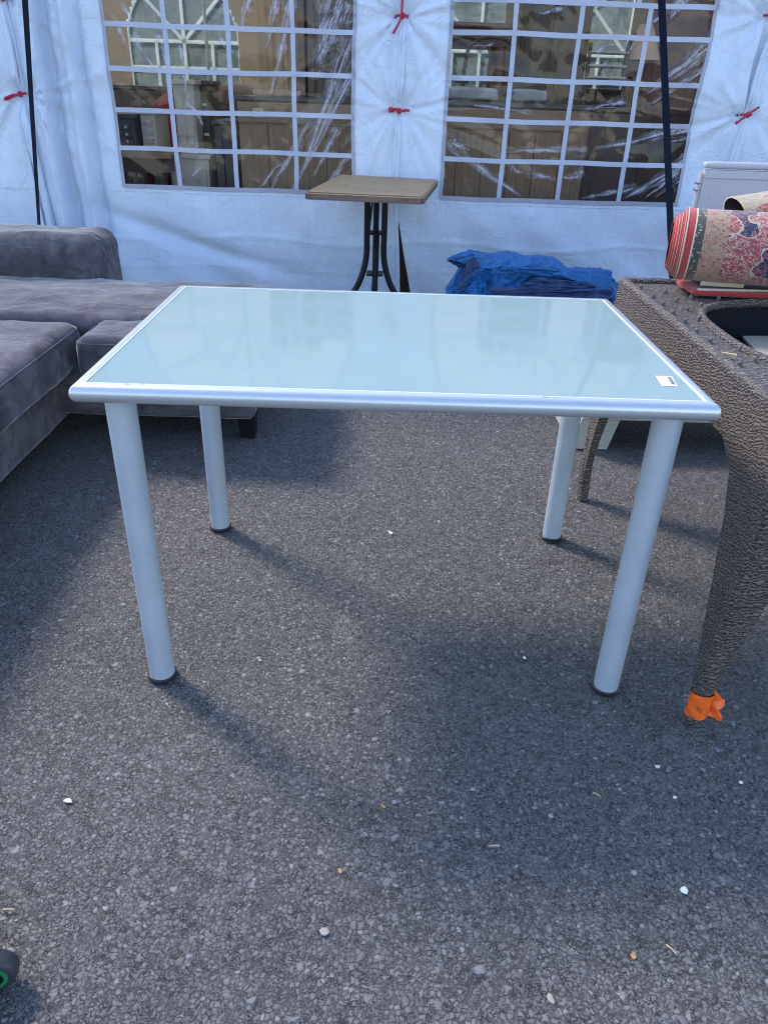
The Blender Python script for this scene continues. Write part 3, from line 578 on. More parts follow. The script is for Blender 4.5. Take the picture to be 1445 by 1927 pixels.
knot(-2.20, 1.155, [[(.034, -.012, .006), (0, .006, .0), (-.03, .008, -.008), (-.085, .006, -.03)], [(-.09, .006, -.034), (-.085, .012, -.022), (-.03, .010, -.002)]])
knot(-2.20, 1.62, [[(-.034, -.012, 0), (0, .004, .002), (.034, -.012, 0)]])
# frame posts, roof, other walls
TB = 8.6
for kx in KX:
    MB().tube([(kx-.045, TY+.085, .0), (kx-.045, TY+.085, 2.3)], .020, 16).build('frame_post', M['steel'], tent, True)
    MB().tube([(kx, TB-.08, .0), (kx, TB-.08, 2.3)], .020, 16).build('frame_post', M['steel'], tent, True)
MB().tube([(-4.2, TY+.06, 2.3), (4.1, TY+.06, 2.3)], .02, 12).build('eave_rail', M['steel'], tent, True)
ym = (TY+TB)/2
for s_, y0 in ((1, TY-.06), (-1, TB+.06)):
    u = np.linspace(-4.3, 4.2, 40); q = np.linspace(0, 1, 14); UU, QQ = np.meshgrid(u, q)
    V = np.stack([UU, y0+(ym-y0)*QQ, 2.30+.95*QQ-.03*np.sin(QQ*math.pi)*np.abs(np.sin((UU+4.2)*1.5))], -1).reshape(-1, 3)
    mesh('roof', V, grid_faces(40, 14), M['roof'], tent, True)
u = np.linspace(-4.25, 4.15, 160); V = []
for x_ in u: V += [(x_, TY-.075+.006*math.sin(x_*9), 2.31), (x_, TY-.085+.01*math.sin(x_*14), 2.16+.03*math.cos(x_*2*math.pi/.3))]
mesh('valance', V, [(2*i, 2*i+1, 2*i+3, 2*i+2) for i in range(159)], M['pvc'], tent, True)
for x_ in (-4.25, 4.15): mesh('end_wall', [(x_, TY, 0), (x_, TB, 0), (x_, TB, 2.3), (x_, ym, 3.25), (x_, TY, 2.3)], [(0, 1, 2, 3, 4)], M['pvc'], tent)
# back wall with arched windows
cs = [at(px_, 77, TB).x for px_ in (345, 629, 905, 1185)]; zs = at(345, 77, TB).z; HWb = .66
bx, bz = np.linspace(-4.25, 4.15, 280), np.linspace(0.0, 3.24, 108); XX, ZZ = np.meshgrid(bx, bz); fx, fz = XX.ravel(), ZZ.ravel(); keep = []
for f in grid_faces(280, 108):
    x_, z_ = fx[list(f)].mean(), fz[list(f)].mean(); hole = False
    for c_ in cs:
        if abs(x_-c_) < HWb and z_ > .95 and (z_ < zs or math.hypot(x_-c_, z_-zs) < HWb): hole = True
    if z_ > 2.28: hole = True
    if not hole: keep.append(f)
mesh('back_wall', np.stack([XX, TB+.01*perlin(XX*2, ZZ*2, 3), ZZ], -1).reshape(-1, 3), keep, M['beige'], tent, True)
for c_ in cs:
    mb = MB()
    def bar(p, q_, wd=.018):
        a, b2 = np.array(p, float), np.array(q_, float); t_ = (b2-a)/np.linalg.norm(b2-a); n_ = np.array([-t_[1], t_[0]])*wd
        cs4 = [a+n_, b2+n_, b2-n_, a-n_]; dd = .0007*len(mb.v)/8; mb.add([(c[0], TB-.012-dd, c[1]) for c in cs4]+[(c[0], TB-.02-dd, c[1]) for c in cs4], [(0, 1, 2, 3), (7, 6, 5, 4), (0, 4, 5, 1), (1, 5, 6, 2), (2, 6, 7, 3), (3, 7, 4, 0)])
    for q in (-.5, 0, .5): bar((c_+q*HWb, .95), (c_+q*HWb, zs))
    for q in (0, -.27, -.54, -.81): bar((c_-HWb, zs+q), (c_+HWb, zs+q))
    for q in (45, 90, 135): bar((c_, zs), (c_+math.cos(math.radians(q))*HWb, zs+math.sin(math.radians(q))*HWb))
    pts = [(c_-HWb, .95)]+[(c_-HWb*math.cos(q), zs+HWb*math.sin(q)) for q in np.linspace(0, math.pi, 24)]+[(c_+HWb, .95)]
    for a, b2 in zip(pts[:-1], pts[1:]): bar(a, b2, .022)
    mb.v = [(x, y+.06, z) for x, y, z in mb.v]; bw = mb.build('back_window', M['bar2'], tent); mesh('back_pane', [(c_-HWb+HWb*2*i/12, TB+.012, z_) for z_ in np.linspace(.95, zs+HWb, 12) for i in range(13)], grid_faces(13, 12), M['hazef'], bw)
# hedge seen through the back windows
def bush(name, cx, cy, wx, wy, hz, n, label):
    V = []; Fq = []
    for i in range(n):
        a = r.rand()*6.28; rr = r.rand()**.4; z_ = .15+hz*r.rand(); sh = math.sqrt(max(.05, 1-((z_/hz-.5)*1.9)**2)) if z_ < hz else .3
        c = np.array([cx+math.cos(a)*wx*rr*sh, cy+math.sin(a)*wy*rr*sh, z_]); u_ = r.randn(3); u_ /= np.linalg.norm(u_); v_ = np.cross(u_, r.randn(3)); v_ /= np.linalg.norm(v_); s_ = .06+.08*r.rand()
        k0 = len(V); V += [(c-u_*s_).tolist(), (c+v_*s_*.5).tolist(), (c+u_*s_).tolist(), (c-v_*s_*.5).tolist()]; Fq.append((k0, k0+1, k0+2, k0+3))
    t = thing(name, label, 'bush', (cx, cy, 0)); m_ = plain('foliage', (.06, .11, .06), .6, var=.4, sc=3); mesh('foliage', V, Fq, m_, t)
    Vc, Fc_ = roundbox((cx, cy+.15, hz*.5), (wx*1.9, wy*1.1, hz*.98), min(wy*.5, .35), 20, lambda P, nn, h: P+nn*(.10*ridge(P[:, 0]*3, P[:, 2]*3, 2, 9))[:, None]); mesh('inner_foliage', Vc, Fc_, m_, t)
    for i in range(5): MB().tube([(cx+.1*i-.2, cy, 0), (cx+.25*i-.5, cy, hz*.7)], [.03, .01], 6).build('stem', M['dark'], t)
bush('bush', cs[0]-.1, 10.6, 2.9, .7, 3.6, 9000, 'green bush outside beyond the arched back window of the left bay')
bush('bush', cs[3]+.1, 10.6, 3.1, .7, 3.5, 9000, 'green bush outside beyond the back window of the right bay')

# ================= STRAPS =================
def strap(p0, p1, w0, w1, label, tw):
    n_ = 40; V = []; a = Vector(p0); b2 = Vector(p1); t = (b2-a).normalized(); s0 = t.cross(Vector((0, 1, 0))).normalized(); s1 = t.cross(s0).normalized()
    for i in range(n_):
        q = i/(n_-1); ang = tw[0]+(tw[1]-tw[0])*q; d = s0*math.cos(ang)+s1*math.sin(ang); nn_ = t.cross(d).normalized()*.0015; c = a.lerp(b2, q)+s1*.0; wd = (w0+(w1-w0)*q)/2
        V += [c+d*wd+nn_, c-d*wd+nn_, c-d*wd-nn_, c+d*wd-nn_]
    F_q = [(4*i+k, 4*i+(k+1) % 4, 4*i+4+(k+1) % 4, 4*i+4+k) for i in range(n_-1) for k in range(4)]+[(3, 2, 1, 0), (4*n_-4, 4*n_-3, 4*n_-2, 4*n_-1)]
    t_ = thing('guy_strap', label, 'strap', (p1[0], p1[1], 0), 'black guy straps of the tent'); mesh('webbing', V, F_q, M['strapm'], t_)
    MB().tube([(p1[0], p1[1], -.02), (p1[0], p1[1], .10)], .010, 10).build('ground_pin', M['steel'], t_, True)
    MB().box((p1[0]-.02, p1[1]-.006, .085), (p1[0]+.02, p1[1]+.006, .105), .003).build('buckle', M['steel'], t_)
def ext(pa, ya, pb, yb, z_lo, z_hi):
    a = at(*pa, ya); b2 = at(*pb, yb); d = (b2-a); f_ = lambda z_: a+d*((z_-a.z)/d.z); return f_(z_hi), f_(z_lo)
p0, p1 = ext((1245, 0), 3.0, (1262, 440), 2.05, .10, 2.2); strap(p0, p1, .042, .026, 'black webbing strap crossing the right tent window behind the rolled rug', (.0, .35))
p0, p1 = ext((47, 0), 3.05, (74, 428), 2.35, .10, 2.2); strap(p0, p1, .044, .016, 'black webbing strap standing behind the sofa backrest beside the left tent seam', (.0, .6))

# ================= BISTRO TABLE =================
zt = .78; c4 = [gz(573, 360, zt), gz(797, 370, zt), gz(825, 337, zt), gz(640, 327, zt)]; cxb = sum(p.x for p in c4)/4; cyb = sum(p.y for p in c4)/4
bt = thing('bistro_table', 'small oak topped table on black bent tube legs against the tent wall', 'table', (cxb, cyb, 0))
bm = bmesh.new(); vs = [bm.verts.new((p.x, p.y, zt-.036)) for p in c4]; f = bm.faces.new(vs); e = bmesh.ops.extrude_face_region(bm, geom=[f])
for v in e['geom']:
    if isinstance(v, bmesh.types.BMVert): v.co.z = zt
bmesh.ops.recalc_face_normals(bm, faces=bm.faces[:])
bmesh.ops.bevel(bm, geom=[e_ for e_ in bm.edges if abs(e_.verts[0].co.z-e_.verts[1].co.z) > .01], offset=.012, segments=4, affect='EDGES')
bmesh.ops.bevel(bm, geom=[e_ for e_ in bm.edges if min(e_.verts[0].co.z, e_.verts[1].co.z) > zt-.001], offset=.008, segments=3, affect='EDGES'); bm.verts.index_update()
tp = mesh('tabletop', [v.co[:] for v in bm.verts], [[v.index for v in f.verts] for f in bm.faces], M['bistro'], bt); bm.free(); tp.data.materials.append(M['bistro_edge'])
for p in tp.data.polygons: p.material_index = 0 if p.normal.z > .6 else 1
L = [at(690, 470, cyb-.06), at(722, 470, cyb-.06), at(704, 470, cyb+.12), at(716, 470, cyb+.05)]
lx0, lx1 = L[0].x, L[1].x; cl = (lx0+lx1)/2; yl = cyb-.06
def legpts(x, y, dx, dy): return [(x, y, zt-.05), (x, y, .52), (x, y, .43), (x+dx*.05, y+dy*.05, .35), (x+dx*.17, y+dy*.17, .265), (x+dx*.38, y+dy*.38, .18), (x+dx*.66, y+dy*.66, .10), (x+dx*1.15, y+dy*1.15, .018)]
def smooth(pts, m_=8): return cord(pts, 1).v and None
def crv(pts, sub=6):
    P = [Vector(p) for p in pts]; Q = []
    for i in range(len(P)-1):
        p0, p1, p2, p3 = P[max(i-1, 0)], P[i], P[i+1], P[min(i+2, len(P)-1)]
        for s_ in range(sub): t = s_/sub; Q.append(.5*((2*p1)+(p2-p0)*t+(2*p0-5*p1+4*p2-p3)*t*t+(3*p1-3*p2+p3-p0)*t**3))
    return Q+[P[-1]]
for x, y, dx, dy in ((lx0, yl, -.24, -.10), (lx1, yl, .24, -.10), (cl, yl+.10, .0, .24), (cl+.005, yl-.0+.04, -.02, -.26)):
    q_ = crv(legpts(x, y, dx, dy))
    if (x, y) == (cl+.005, yl+.04): q_ = [p for p in q_ if p.z < .52]
    MB().tube(q_, .0175, 14).build('leg', M['blackm'], bt, True)
for z_ in (.525, .30): MB().box((lx0, yl-.012, z_), (lx1, yl+.11, z_+.008), .002).build('brace_plate', M['blackm'], bt)
MB().tube([(lx0+.03, yl, zt-.05), (lx0+.012, yl-.01, .55)], .006, 8).build('brace_rod', M['blackm'], bt, True)
MB().tube([(lx1-.005, yl, zt-.05), (lx1-.012, yl-.01, .55)], .005, 8).build('brace_rod', M['blackm'], bt, True)
MB().box((cxb-.2, cyb-.03, zt-.05), (cxb+.2, cyb+.03, zt-.036), .003).build('top_bracket', M['blackm'], bt)

# ================= SOFA =================
sf = thing('corner_sofa', 'dark grey suede corner sofa with chaise left of the glass table', 'sofa', (-1.4, 1.2, 0))
def cush(seed, bulge=.02, wr=.004):
    def fn(P, nn, h):
        x, y, z = P.T; top = np.clip(nn[:, 2], 0, 1)
        b = bulge*np.clip(1-(x/h[0])**2, 0, 1)*np.clip(1-(y/h[1])**2, 0, 1)
        # soft wrinkles, stronger near the edges where the cover is gathered
        ed = np.maximum(np.abs(x/h[0]), np.abs(y/h[1]))**6
        wv = wr*fbm(x*6+seed, y*6+z*6, 3, seed)+wr*.6*ed*ridge(x*22+seed, y*22+z*9, 1, seed+2)
        nn2 = nn.copy(); return P+nn2*wv[:, None]+np.stack([0*b, 0*b, b*np.sign(z)*np.where(z > 0, 1, .2)], -1)
    return fn
def piping(name, c, d, r_, parent, up=.012):
    h = np.array(d)/2; z_ = c[2]+h[2]-r_*.42; pts = []
    for sx_, sy_, a0 in ((1, -1, -90), (1, 1, 0), (-1, 1, 90), (-1, -1, 180)):
        for i in range(6):
            a = math.radians(a0+i*18); k_ = r_*.90; pts.append((c[0]+sx_*(h[0]-r_)+math.cos(a)*k_, c[1]+sy_*(h[1]-r_)+math.sin(a)*k_, z_))
    pts.append(pts[0]); MB().tube(pts, .0035, 6, False).build(name, M['suede'], parent, True)
def cushion(name, a, b2, r_, seed, bulge=.02, pipe=True, wr=.004, N=30, parent=sf, mat='suede'):
    c = [(a[i]+b2[i])/2 for i in range(3)]; d = [b2[i]-a[i] for i in range(3)]
    V, Fq = roundbox(c, d, r_, N, cush(seed, bulge, wr)); o = mesh(name, V, Fq, M[mat], parent, True)
    if pipe: piping('piping', c, d, r_, o)
    return o
cushion('base', (-2.15, -1.0, .07), (-1.265, 1.16, .27), .025, 1, 0, False, .003)
cushion('base', (-2.25, 1.0, .095), (-.525, 2.02, .275), .025, 2, 0, False, .003)
cushion('seat_cushion', (-2.1, .392, .25), (-1.20, 1.165, .425), .055, 3, .012)
cushion('seat_cushion', (-2.1, -.60, .25), (-1.20, .382, .425), .055, 4, .012)
cushion('chaise_cushion', (-2.25, 1.175, .25), (-.505, 1.86, .43), .05, 5, .022, False, .007, 40)
cushion('chaise_front', (-1.155, .935, .25), (-.505, 1.235, .418), .045, 6, .008, True)
cushion('backrest', (-2.45, 1.80, .20), (-1.335, 2.14, .625), .085, 8, 0.0, False, .006, 34)
# seam along the backrest's front top edge
pts = [(-2.42, 1.808, .568), (-1.75, 1.806, .566), (-1.52, 1.806, .560), (-1.43, 1.808, .545), (-1.375, 1.815, .50), (-1.352, 1.82, .43), (-1.345, 1.82, .3)]
MB().tube(crv(pts), .0045, 6, False).build('piping', M['suede'], sf, True)
cushion('armrest', (-2.45, -1.0, .1), (-2.08, 1.9, .64), .08, 9, 0, False, .006, 24)
for x, y in ((-.562, 1.075), (-.562, 1.9), (-2.1, 1.9)):
    V = MB().prism([(x-.034, y-.034), (x+.034, y-.034), (x+.034, y+.034), (x-.034, y+.034)], .0, .10, 'z'); 
    for i in range(4): q_ = V.v[i]; V.v[i] = (x+(q_[0]-x)*.86, y+(q_[1]-y)*.86, q_[2])
    V.build('foot', M['blackm'], sf)
for x, y in ((-1.33, .2), (-1.33, -.8), (-2.0, -.8)): MB().box((x-.03, y-.03, 0), (x+.03, y+.03, .075), .004).build('foot', M['blackm'], sf)

# ================= WICKER TABLE =================
wt = thing('rattan_table', 'brown woven rattan table frame with open centre right of the glass table', 'table', (1.21, .12, 0))
X0, X1, Y0, Y1, ZT = .712, 1.712, -.468, .715, .740
hc = ((X0+X1)/2, .125); ha, hb = .408, .352
n_ = 128; outer = []; inner = []
for i in range(n_):
    a = 2*math.pi*i/n_; c_, s_ = math.cos(a), math.sin(a)
    t = min((X1-hc[0])/abs(c_) if abs(c_) > 1e-6 else 1e9, ((Y1-hc[1]) if s_ > 0 else (hc[1]-Y0))/abs(s_) if abs(s_) > 1e-6 else 1e9); outer.append((hc[0]+c_*t, hc[1]+s_*t))
    e_ = 2/3.0; inner.append((hc[0]+ha*math.copysign(abs(c_)**e_, c_), hc[1]+hb*math.copysign(abs(s_)**e_, s_)))
# snap exact corners
for cx, cy in ((X0, Y0), (X1, Y0), (X0, Y1), (X1, Y1)):
    j = min(range(n_), key=lambda i: (outer[i][0]-cx)**2+(outer[i][1]-cy)**2); outer[j] = (cx, cy)
V = []; rings = 7
for z_ in (ZT-.010, ZT-.028):
    for k_ in range(rings):
        q = k_/(rings-1)
        V += [(o[0]*(1-q)+i_[0]*q, o[1]*(1-q)+i_[1]*q, z_) for o, i_ in zip(outer, inner)]
Fq = []
for s_ in (0, rings*n_):
    for k_ in range(rings-1):
        for i in range(n_): Fq.append((s_+k_*n_+i, s_+k_*n_+(i+1) % n_, s_+(k_+1)*n_+(i+1) % n_, s_+(k_+1)*n_+i))
for i in range(n_): Fq.append(((rings-1)*n_+i, (rings-1)*n_+(i+1) % n_, rings*n_+(rings-1)*n_+(i+1) % n_, rings*n_+(rings-1)*n_+i))
tt = mesh('tabletop', V, Fq, M['wicker'], wt)
bm = bmesh.new(); bm.from_mesh(tt.data); bmesh.ops.recalc_face_normals(bm, faces=bm.faces[:]); bm.to_mesh(tt.data); bm.free()
MB().tube([(x, y, ZT-.008) for x, y in inner]+[(inner[0][0], inner[0][1], ZT-.008)], .011, 10, False).build('inner_rim', M['wicker'], wt, True)
MB().tube([(X0+.012, Y0+.012, ZT-.010), (X0+.012, Y1-.012, ZT-.010)], .0145, 12).tube([(X0+.012, Y1-.012, ZT-.010), (X1-.012, Y1-.012, ZT-.010)], .0145, 12).tube([(X1-.012, Y1-.012, ZT-.010), (X1-.012, Y0+.012, ZT-.010)], .0145, 12).tube([(X1-.012, Y0+.012, ZT-.010), (X0+.012, Y0+.012, ZT-.010)], .0145, 12).build('outer_rim', M['wicker'], wt, True)
# inner well wall
V = [(x, y, ZT-.02) for x, y in inner]+[(x, y, .6295) for x, y in inner]; mesh('inner_wall', V, [(i, (i+1) % n_, n_+(i+1) % n_, n_+i) for i in range(n_)], M['blackm'], wt)
MB().box((X0+.06, Y0+.06, .616), (X1-.06, Y1-.06, .629)).build('inner_shelf', M['blackm'], wt)
# aprons with leg gussets : outline in (s, z), s measured from the corner
leg_prof = [(.030, .0), (.047, .10), (.069, .20), (.106, .33), (.150, .47), (.192, .562), (.262, .603)]
def face_panel(name, a, b2, fixed, axis, th):
    s0 = a; s1 = b2
    poly = [(s0, .0)]+[(s0+s, z) for s, z in leg_prof]+[(s1-s, z) for s, z in reversed(leg_prof)]+[(s1, 0.)]+[(s1, ZT-.012), (s0, ZT-.012)]
    return MB().prism(poly, fixed, fixed+th, axis)
def splitpanel(a, b2, fixed, axis, th):
    # apron and the two legs as separate parts
    MB().prism([(a+.262, .603), (b2-.262, .603), (b2-.262, ZT-.012), (a+.262, ZT-.012)], fixed, fixed+th, axis).build('apron', M['wicker'], wt)
splitpanel(Y0, Y1, X0, 'x', .022); splitpanel(Y0, Y1, X1-.022, 'x', .022); splitpanel(X0, X1, Y0, 'y', .022); splitpanel(X0, X1, Y1-.022, 'y', .022)
for cx, sx_ in ((X0, 1), (X1, -1)):
    for cy, sy_ in ((Y0, 1), (Y1, -1)):
        mb = MB()
        py_ = [(cy, .05)]+[(cy+sy_*s, max(z, .05)) for s, z in leg_prof]+[(cy+sy_*.262, ZT-.012), (cy, ZT-.012)]
        mb.prism(py_, cx, cx+sx_*.022, 'x')
        px_ = [(cx+sx_*.002, .05)]+[(cx+sx_*s*(.62 if z < .5 else .85), max(z, .05)) for s, z in leg_prof]+[(cx+sx_*.262, ZT-.012), (cx+sx_*.002, ZT-.012)]
        mb.prism(px_, cy+sy_*.002, cy+sy_*.022, 'y')
        mb.tube([(cx+sx_*.012, cy+sy_*.012, ZT-.015), (cx+sx_*.012, cy+sy_*.012, .3), (cx+sx_*.014, cy+sy_*.014, .10)], [.015, .0155, .019], 12)
        mb.tube([(cx+sx_*.013, cy+sy_*.015, .12), (cx+sx_*.013, cy+sy_*.015, .06), (cx+sx_*.013, cy+sy_*.017, .0)], [.022, .0215, .019], 14)
        ddx, ddy = (-.022, 0.) if cy == Y0 else (-.035, -.085)
        mb.v = [(x+ddx*min(1, max(0, 1.35*(1-z/.58)))*sx_, y+ddy*max(0, 1-z/.42)*(1 if cy == Y1 else 0), z) for x, y, z in mb.v]
        lg = mb.build('leg', M['wicker'], wt, True)
bump_px = [(1206, 541), (1252, 549), (1230, 558), (1272, 566), (1248, 572), (1300, 560), (1293, 582), (1319, 575), (1315, 600), (1267, 589), (1340, 617), (1289, 605), (1364, 635), (1311, 624), (1393, 656), (1336, 642), (1421, 677), (1392, 686), (1352, 561), (1420, 545), (1380, 548)]
for q_ in bump_px:
    p = gz(*q_, ZT-.006)
    if p.y < Y1-.03: MB().tube([(p.x, p.y, ZT-.010), (p.x, p.y, ZT-.004), (p.x, p.y, ZT+.001), (p.x, p.y, ZT+.003)], [.0055, .0058, .0046, .002], 12).build('bumper', M['knob'], wt, True)
# orange tape on the front leg
fx_, fy_ = X0-.009, Y0+.016
ot = thing('marking_tape', 'orange marking tape tied round the front rattan leg with a loose tail', 'tape', (fx_, fy_, .03))
V = []; nz_ = 12
for j in range(nz_):
    for i in range(40):
        a = i/40*2*math.pi; rr = .0238+.0011*math.sin(a*3+j)+.0008*math.sin(j*2.3); V.append((fx_+rr*math.cos(a), fy_-.002+rr*math.sin(a), .030+j*.0062+.004*math.cos(a+.6)))
mesh('wrap', V, grid_faces(40, nz_, True), M['orange'], ot, True)
V = []; nu, nv = 26, 18
tc_ = [at(1333, 1287, fy_-.004), at(1364, 1316, fy_-.016), at(1347, 1353, fy_-.020), at(1323, 1342, fy_-.010)]
for j in range(nv):
    for i in range(nu):
        u_, v_ = i/(nu-1), j/(nv-1); p = tc_[0]*(1-u_)*(1-v_)+tc_[1]*u_*(1-v_)+tc_[2]*u_*v_+tc_[3]*(1-u_)*v_
        f_ = .007*abs(math.sin((v_*1.3+u_*.5)*5))+.005*math.sin(u_*5-v_*4); V.append((p.x+.004*math.sin(v_*9)*u_, p.y-f_*(.3+u_), max(p.z+.004*math.sin(u_*6+v_*3)*u_, .004)))
mesh('tail', V, grid_faces(nu, nv), M['orange'], ot, True)
mb = MB()
for a, z_, s_ in ((-2.1, .062, .003), (-1.85, .058, .003), (-2.3, .036, .0025), (-2.15, .037, .0022), (-2.5, .035, .0025), (-1.9, .064, .0015), (-2.15, .067, .002)):
    c = (fx_+.0275*math.cos(a), fy_-.002+.0275*math.sin(a), z_); mb.tube([(c[0]*1, c[1]+.001, c[2]-s_), (c[0]+.0015, c[1]-.0006, c[2]+s_)], .0009, 6)
mb.build('pen_mark', M['ink'], ot)
p = gz(1372, 668, ZT-.002); q_ = gz(1362, 664, ZT-.002)
st = MB().prism([(p.x-.026, p.y+.012), (p.x+.012, p.y-.010), (p.x+.016, p.y-.002), (p.x-.010, p.y+.010)], ZT-.009, ZT+.002, 'z').build('wood_splinter', M['stick'], origin=(p.x, p.y, ZT-.009)); tag(st, 'pale wooden splinter lying on the rattan table edge', 'splinter')
cz_ = .630; cq = [gz(*q, cz_+.004) for q in [(1386, 622), (1422, 613), (1530, 640), (1540, 760), (1450, 690)]]
cb = MB().prism([(p.x, p.y) for p in cq], cz_, cz_+.006, 'z').build('cardboard_sheet', M['card'], origin=(cq[0].x, cq[0].y, cz_)); tag(cb, 'beige cardboard sheet lying inside the open centre of the rattan table', 'cardboard')

# ================= RUGS =================
rr_ = thing('red_rug', 'rolled red oriental rug with cream and navy border on the rattan table', 'rug', (1.2, .58, ZT+.004))
ry, rz_, RX, RZ = .595, .867, .104, .098
RA = -.30; RCX = .835
def roll(name, x0, x1, s, th, mat, parent, cy, cz, rx, rz, uvoff=0., tilt=0., nx_=60):
    n_ = 64; V = []; UV = []
    for k_, (sx_, off) in enumerate(((x0, -th), (x0, 0), (None, 0), (x1, 0), (x1, -th))):
        xs_ = np.linspace(x0, x1, nx_)[1:-1] if sx_ is None else [sx_]
        for x_ in xs_:
            for i in range(n_):
                a = 2*math.pi*i/n_; bul = 1+.015*math.sin(3*a+x_*3)+.012*math.sin(x_*11+a)
                yl_ = (rx*s+off)*math.cos(a)*bul; xl_ = x_-RCX; V.append((RCX+xl_*math.cos(RA)-yl_*math.sin(RA), cy+xl_*math.sin(RA)+yl_*math.cos(RA), cz+(rz*s+off)*math.sin(a)*bul)); UV.append((x_-x0+uvoff, i/n_*.85+.1*s))
    rows_ = nx_-2+4; F_q = grid_faces(n_, rows_, True); F_q += [tuple((rows_-1)*n_+i for i in range(n_)), tuple(range(n_))[::-1]] if s < .4 else [((rows_-1)*n_+i, i, (i+1) % n_, (rows_-1)*n_+(i+1) % n_) for i in range(n_)][:0]
    return mesh(name, V, F_q, M[mat], parent, True, UV)
roll('outer_layer', .835, 1.60, 1.0, .009, 'rug', rr_, ry, rz_, RX, RZ)
for k_, (s, x0) in enumerate(((.93, .826), (.86, .817), (.79, .810), (.72, .804), (.64, .81), (.56, .81), (.46, .82), (.35, .83))):
    roll('inner_layer', x0, 1.6, s, .0092, 'rugred', rr_, ry, rz_, RX, RZ)
    roll('edge_binding', x0+.0055, x0+.0075, s+.008, .005, 'rugcream', rr_, ry, rz_, RX, RZ, nx_=4)
roll('edge_binding', .8365, .840, 1.012, .004, 'rugcream', rr_, ry, rz_, RX, RZ, nx_=4)
# flap beneath, red edge towards the camera
V, Fq = roundbox((1.255, .575, ZT+.007), (.78, .150, .011), .009, 24, lambda P, nn, h: P+np.stack([0*P[:, 0], .004*np.sin(P[:, 0]*9), .002*np.sin(P[:, 0]*14)], -1)); mesh('lower_flap', V, Fq, M['rugred'], rr_, True)
V, Fq = roundbox((1.275, .585, ZT+.0165), (.74, .135, .007), .004, 16); mesh('upper_flap', V, Fq, M['rugback'], rr_, True)
MB().tube([(.880, .507, ZT+.016), (1.2, .506, ZT+.019), (1.6, .504, ZT+.018)], .0035, 8).build('edge_binding', M['rugcream'], rr_, True)
MB().tube([(.900, .545, ZT+.028), (1.02, .530, ZT+.028)], .010, 10, True, .5).build('underside_fold', M['rugcream'], rr_, True)
# beige rug folded behind, on a crate
bgx, bgy, bgz = 1.185, 1.09, .908
b2_ = thing('beige_rug', 'folded beige patterned rug with grey backing behind the red rug roll', 'rug', (1.6, bgy, .86))
n_ = 40; nx_ = 40; V = []; UV = []
for j in range(nx_):
    x_ = bgx+j*.012
    for lay in (1, .90):
        for i in range(n_):
            a = math.radians(-35+250*i/(n_-1)); q = min(1, j/9.); rx_, rz2 = .12*lay*(.85+.15*q), .060*lay*(.82+.18*q)
            V.append((x_-.015*math.sin(a)*(j < 6)*(1-j/6), bgy+rx_*math.cos(a), bgz+rz2*math.sin(a)-.01*(1-q))); UV.append((.3+x_-bgx, i/n_*.6))
F1 = []; F2 = []
for j in range(nx_-1):
    for i in range(n_-1):
        o_ = j*2*n_; F1.append((o_+i, o_+i+1, o_+2*n_+i+1, o_+2*n_+i)); F2.append((o_+n_+i, o_+n_+i+1, o_+3*n_+i+1, o_+3*n_+i))
for i in range(n_-1): F1.append((i, n_+i, n_+i+1, i+1))
mesh('pile_side', V, F1, M['rug2'], b2_, True, UV); mesh('backing', V, F2, M['rugback'], b2_, True, UV)
V, Fq = roundbox((1.46, bgy+.05, .866), (.60, .24, .024), .012, 12); mesh('lower_fold', V, Fq, M['rugback'], b2_, True)
ct = thing('wooden_crate', 'dark wooden box holding the beige rug behind the rattan table', 'crate', (1.6, 1.15, .202))
MB().box((1.22, 1.05, .202), (2.0, 1.3, .84), .006).build('body', M['dark'], ct); MB().box((1.21, 1.04, .84), (2.01, 1.31, .852), .003).build('lid', M['dark'], ct)
# pale panel behind
pz = at(1326, 303, 2.1); pl = thing('radiator_panel', 'pale ridged flat radiator with metal brackets standing behind the rolled rugs', 'radiator', (pz.x+.5, 2.1, 0))
mb = MB(); x_ = pz.x+.012; nrib = 60
poly = []
for i in range(nrib): poly += [(x_+i*.02, 2.100), (x_+i*.02+.013, 2.100), (x_+i*.02+.0155, 2.1010), (x_+i*.02+.0175, 2.1010)]
poly += [(x_+nrib*.02, 2.1), (x_+nrib*.02, 2.13), (x_, 2.13)]
mb.prism(poly, .08, pz.z-.035, 'z').build('ridged_plate', M['white'], pl)
V, Fq = roundbox((x_+.60, 2.118, pz.z-.015), (1.21, .05, .030), .013, 12); mesh('top_cover', V, Fq, M['white'], pl, True)
MB().box((x_+.0, 2.095, pz.z-.07), (x_+1.2, 2.102, pz.z-.045), .002).build('upper_rail', M['white'], pl)
MB().box((x_-.016, 2.105, .10), (x_-.0005, 2.135, pz.z-.05), .002).build('side_cover', M['white'], pl)
for dz in (.085, .115): MB().box((x_-.032, 2.10, pz.z-dz-.012), (x_-.016, 2.12, pz.z-dz), .002).tube([(x_-.03, 2.098, pz.z-dz-.006), (x_-.012, 2.098, pz.z-dz-.006)], .004, 8).build('bracket', M['steel'], pl, True)
for xx in (x_+.1, x_+1.0): MB().box((xx, 2.09, 0), (xx+.03, 2.14, .085), .003).build('foot', M['white'], pl)

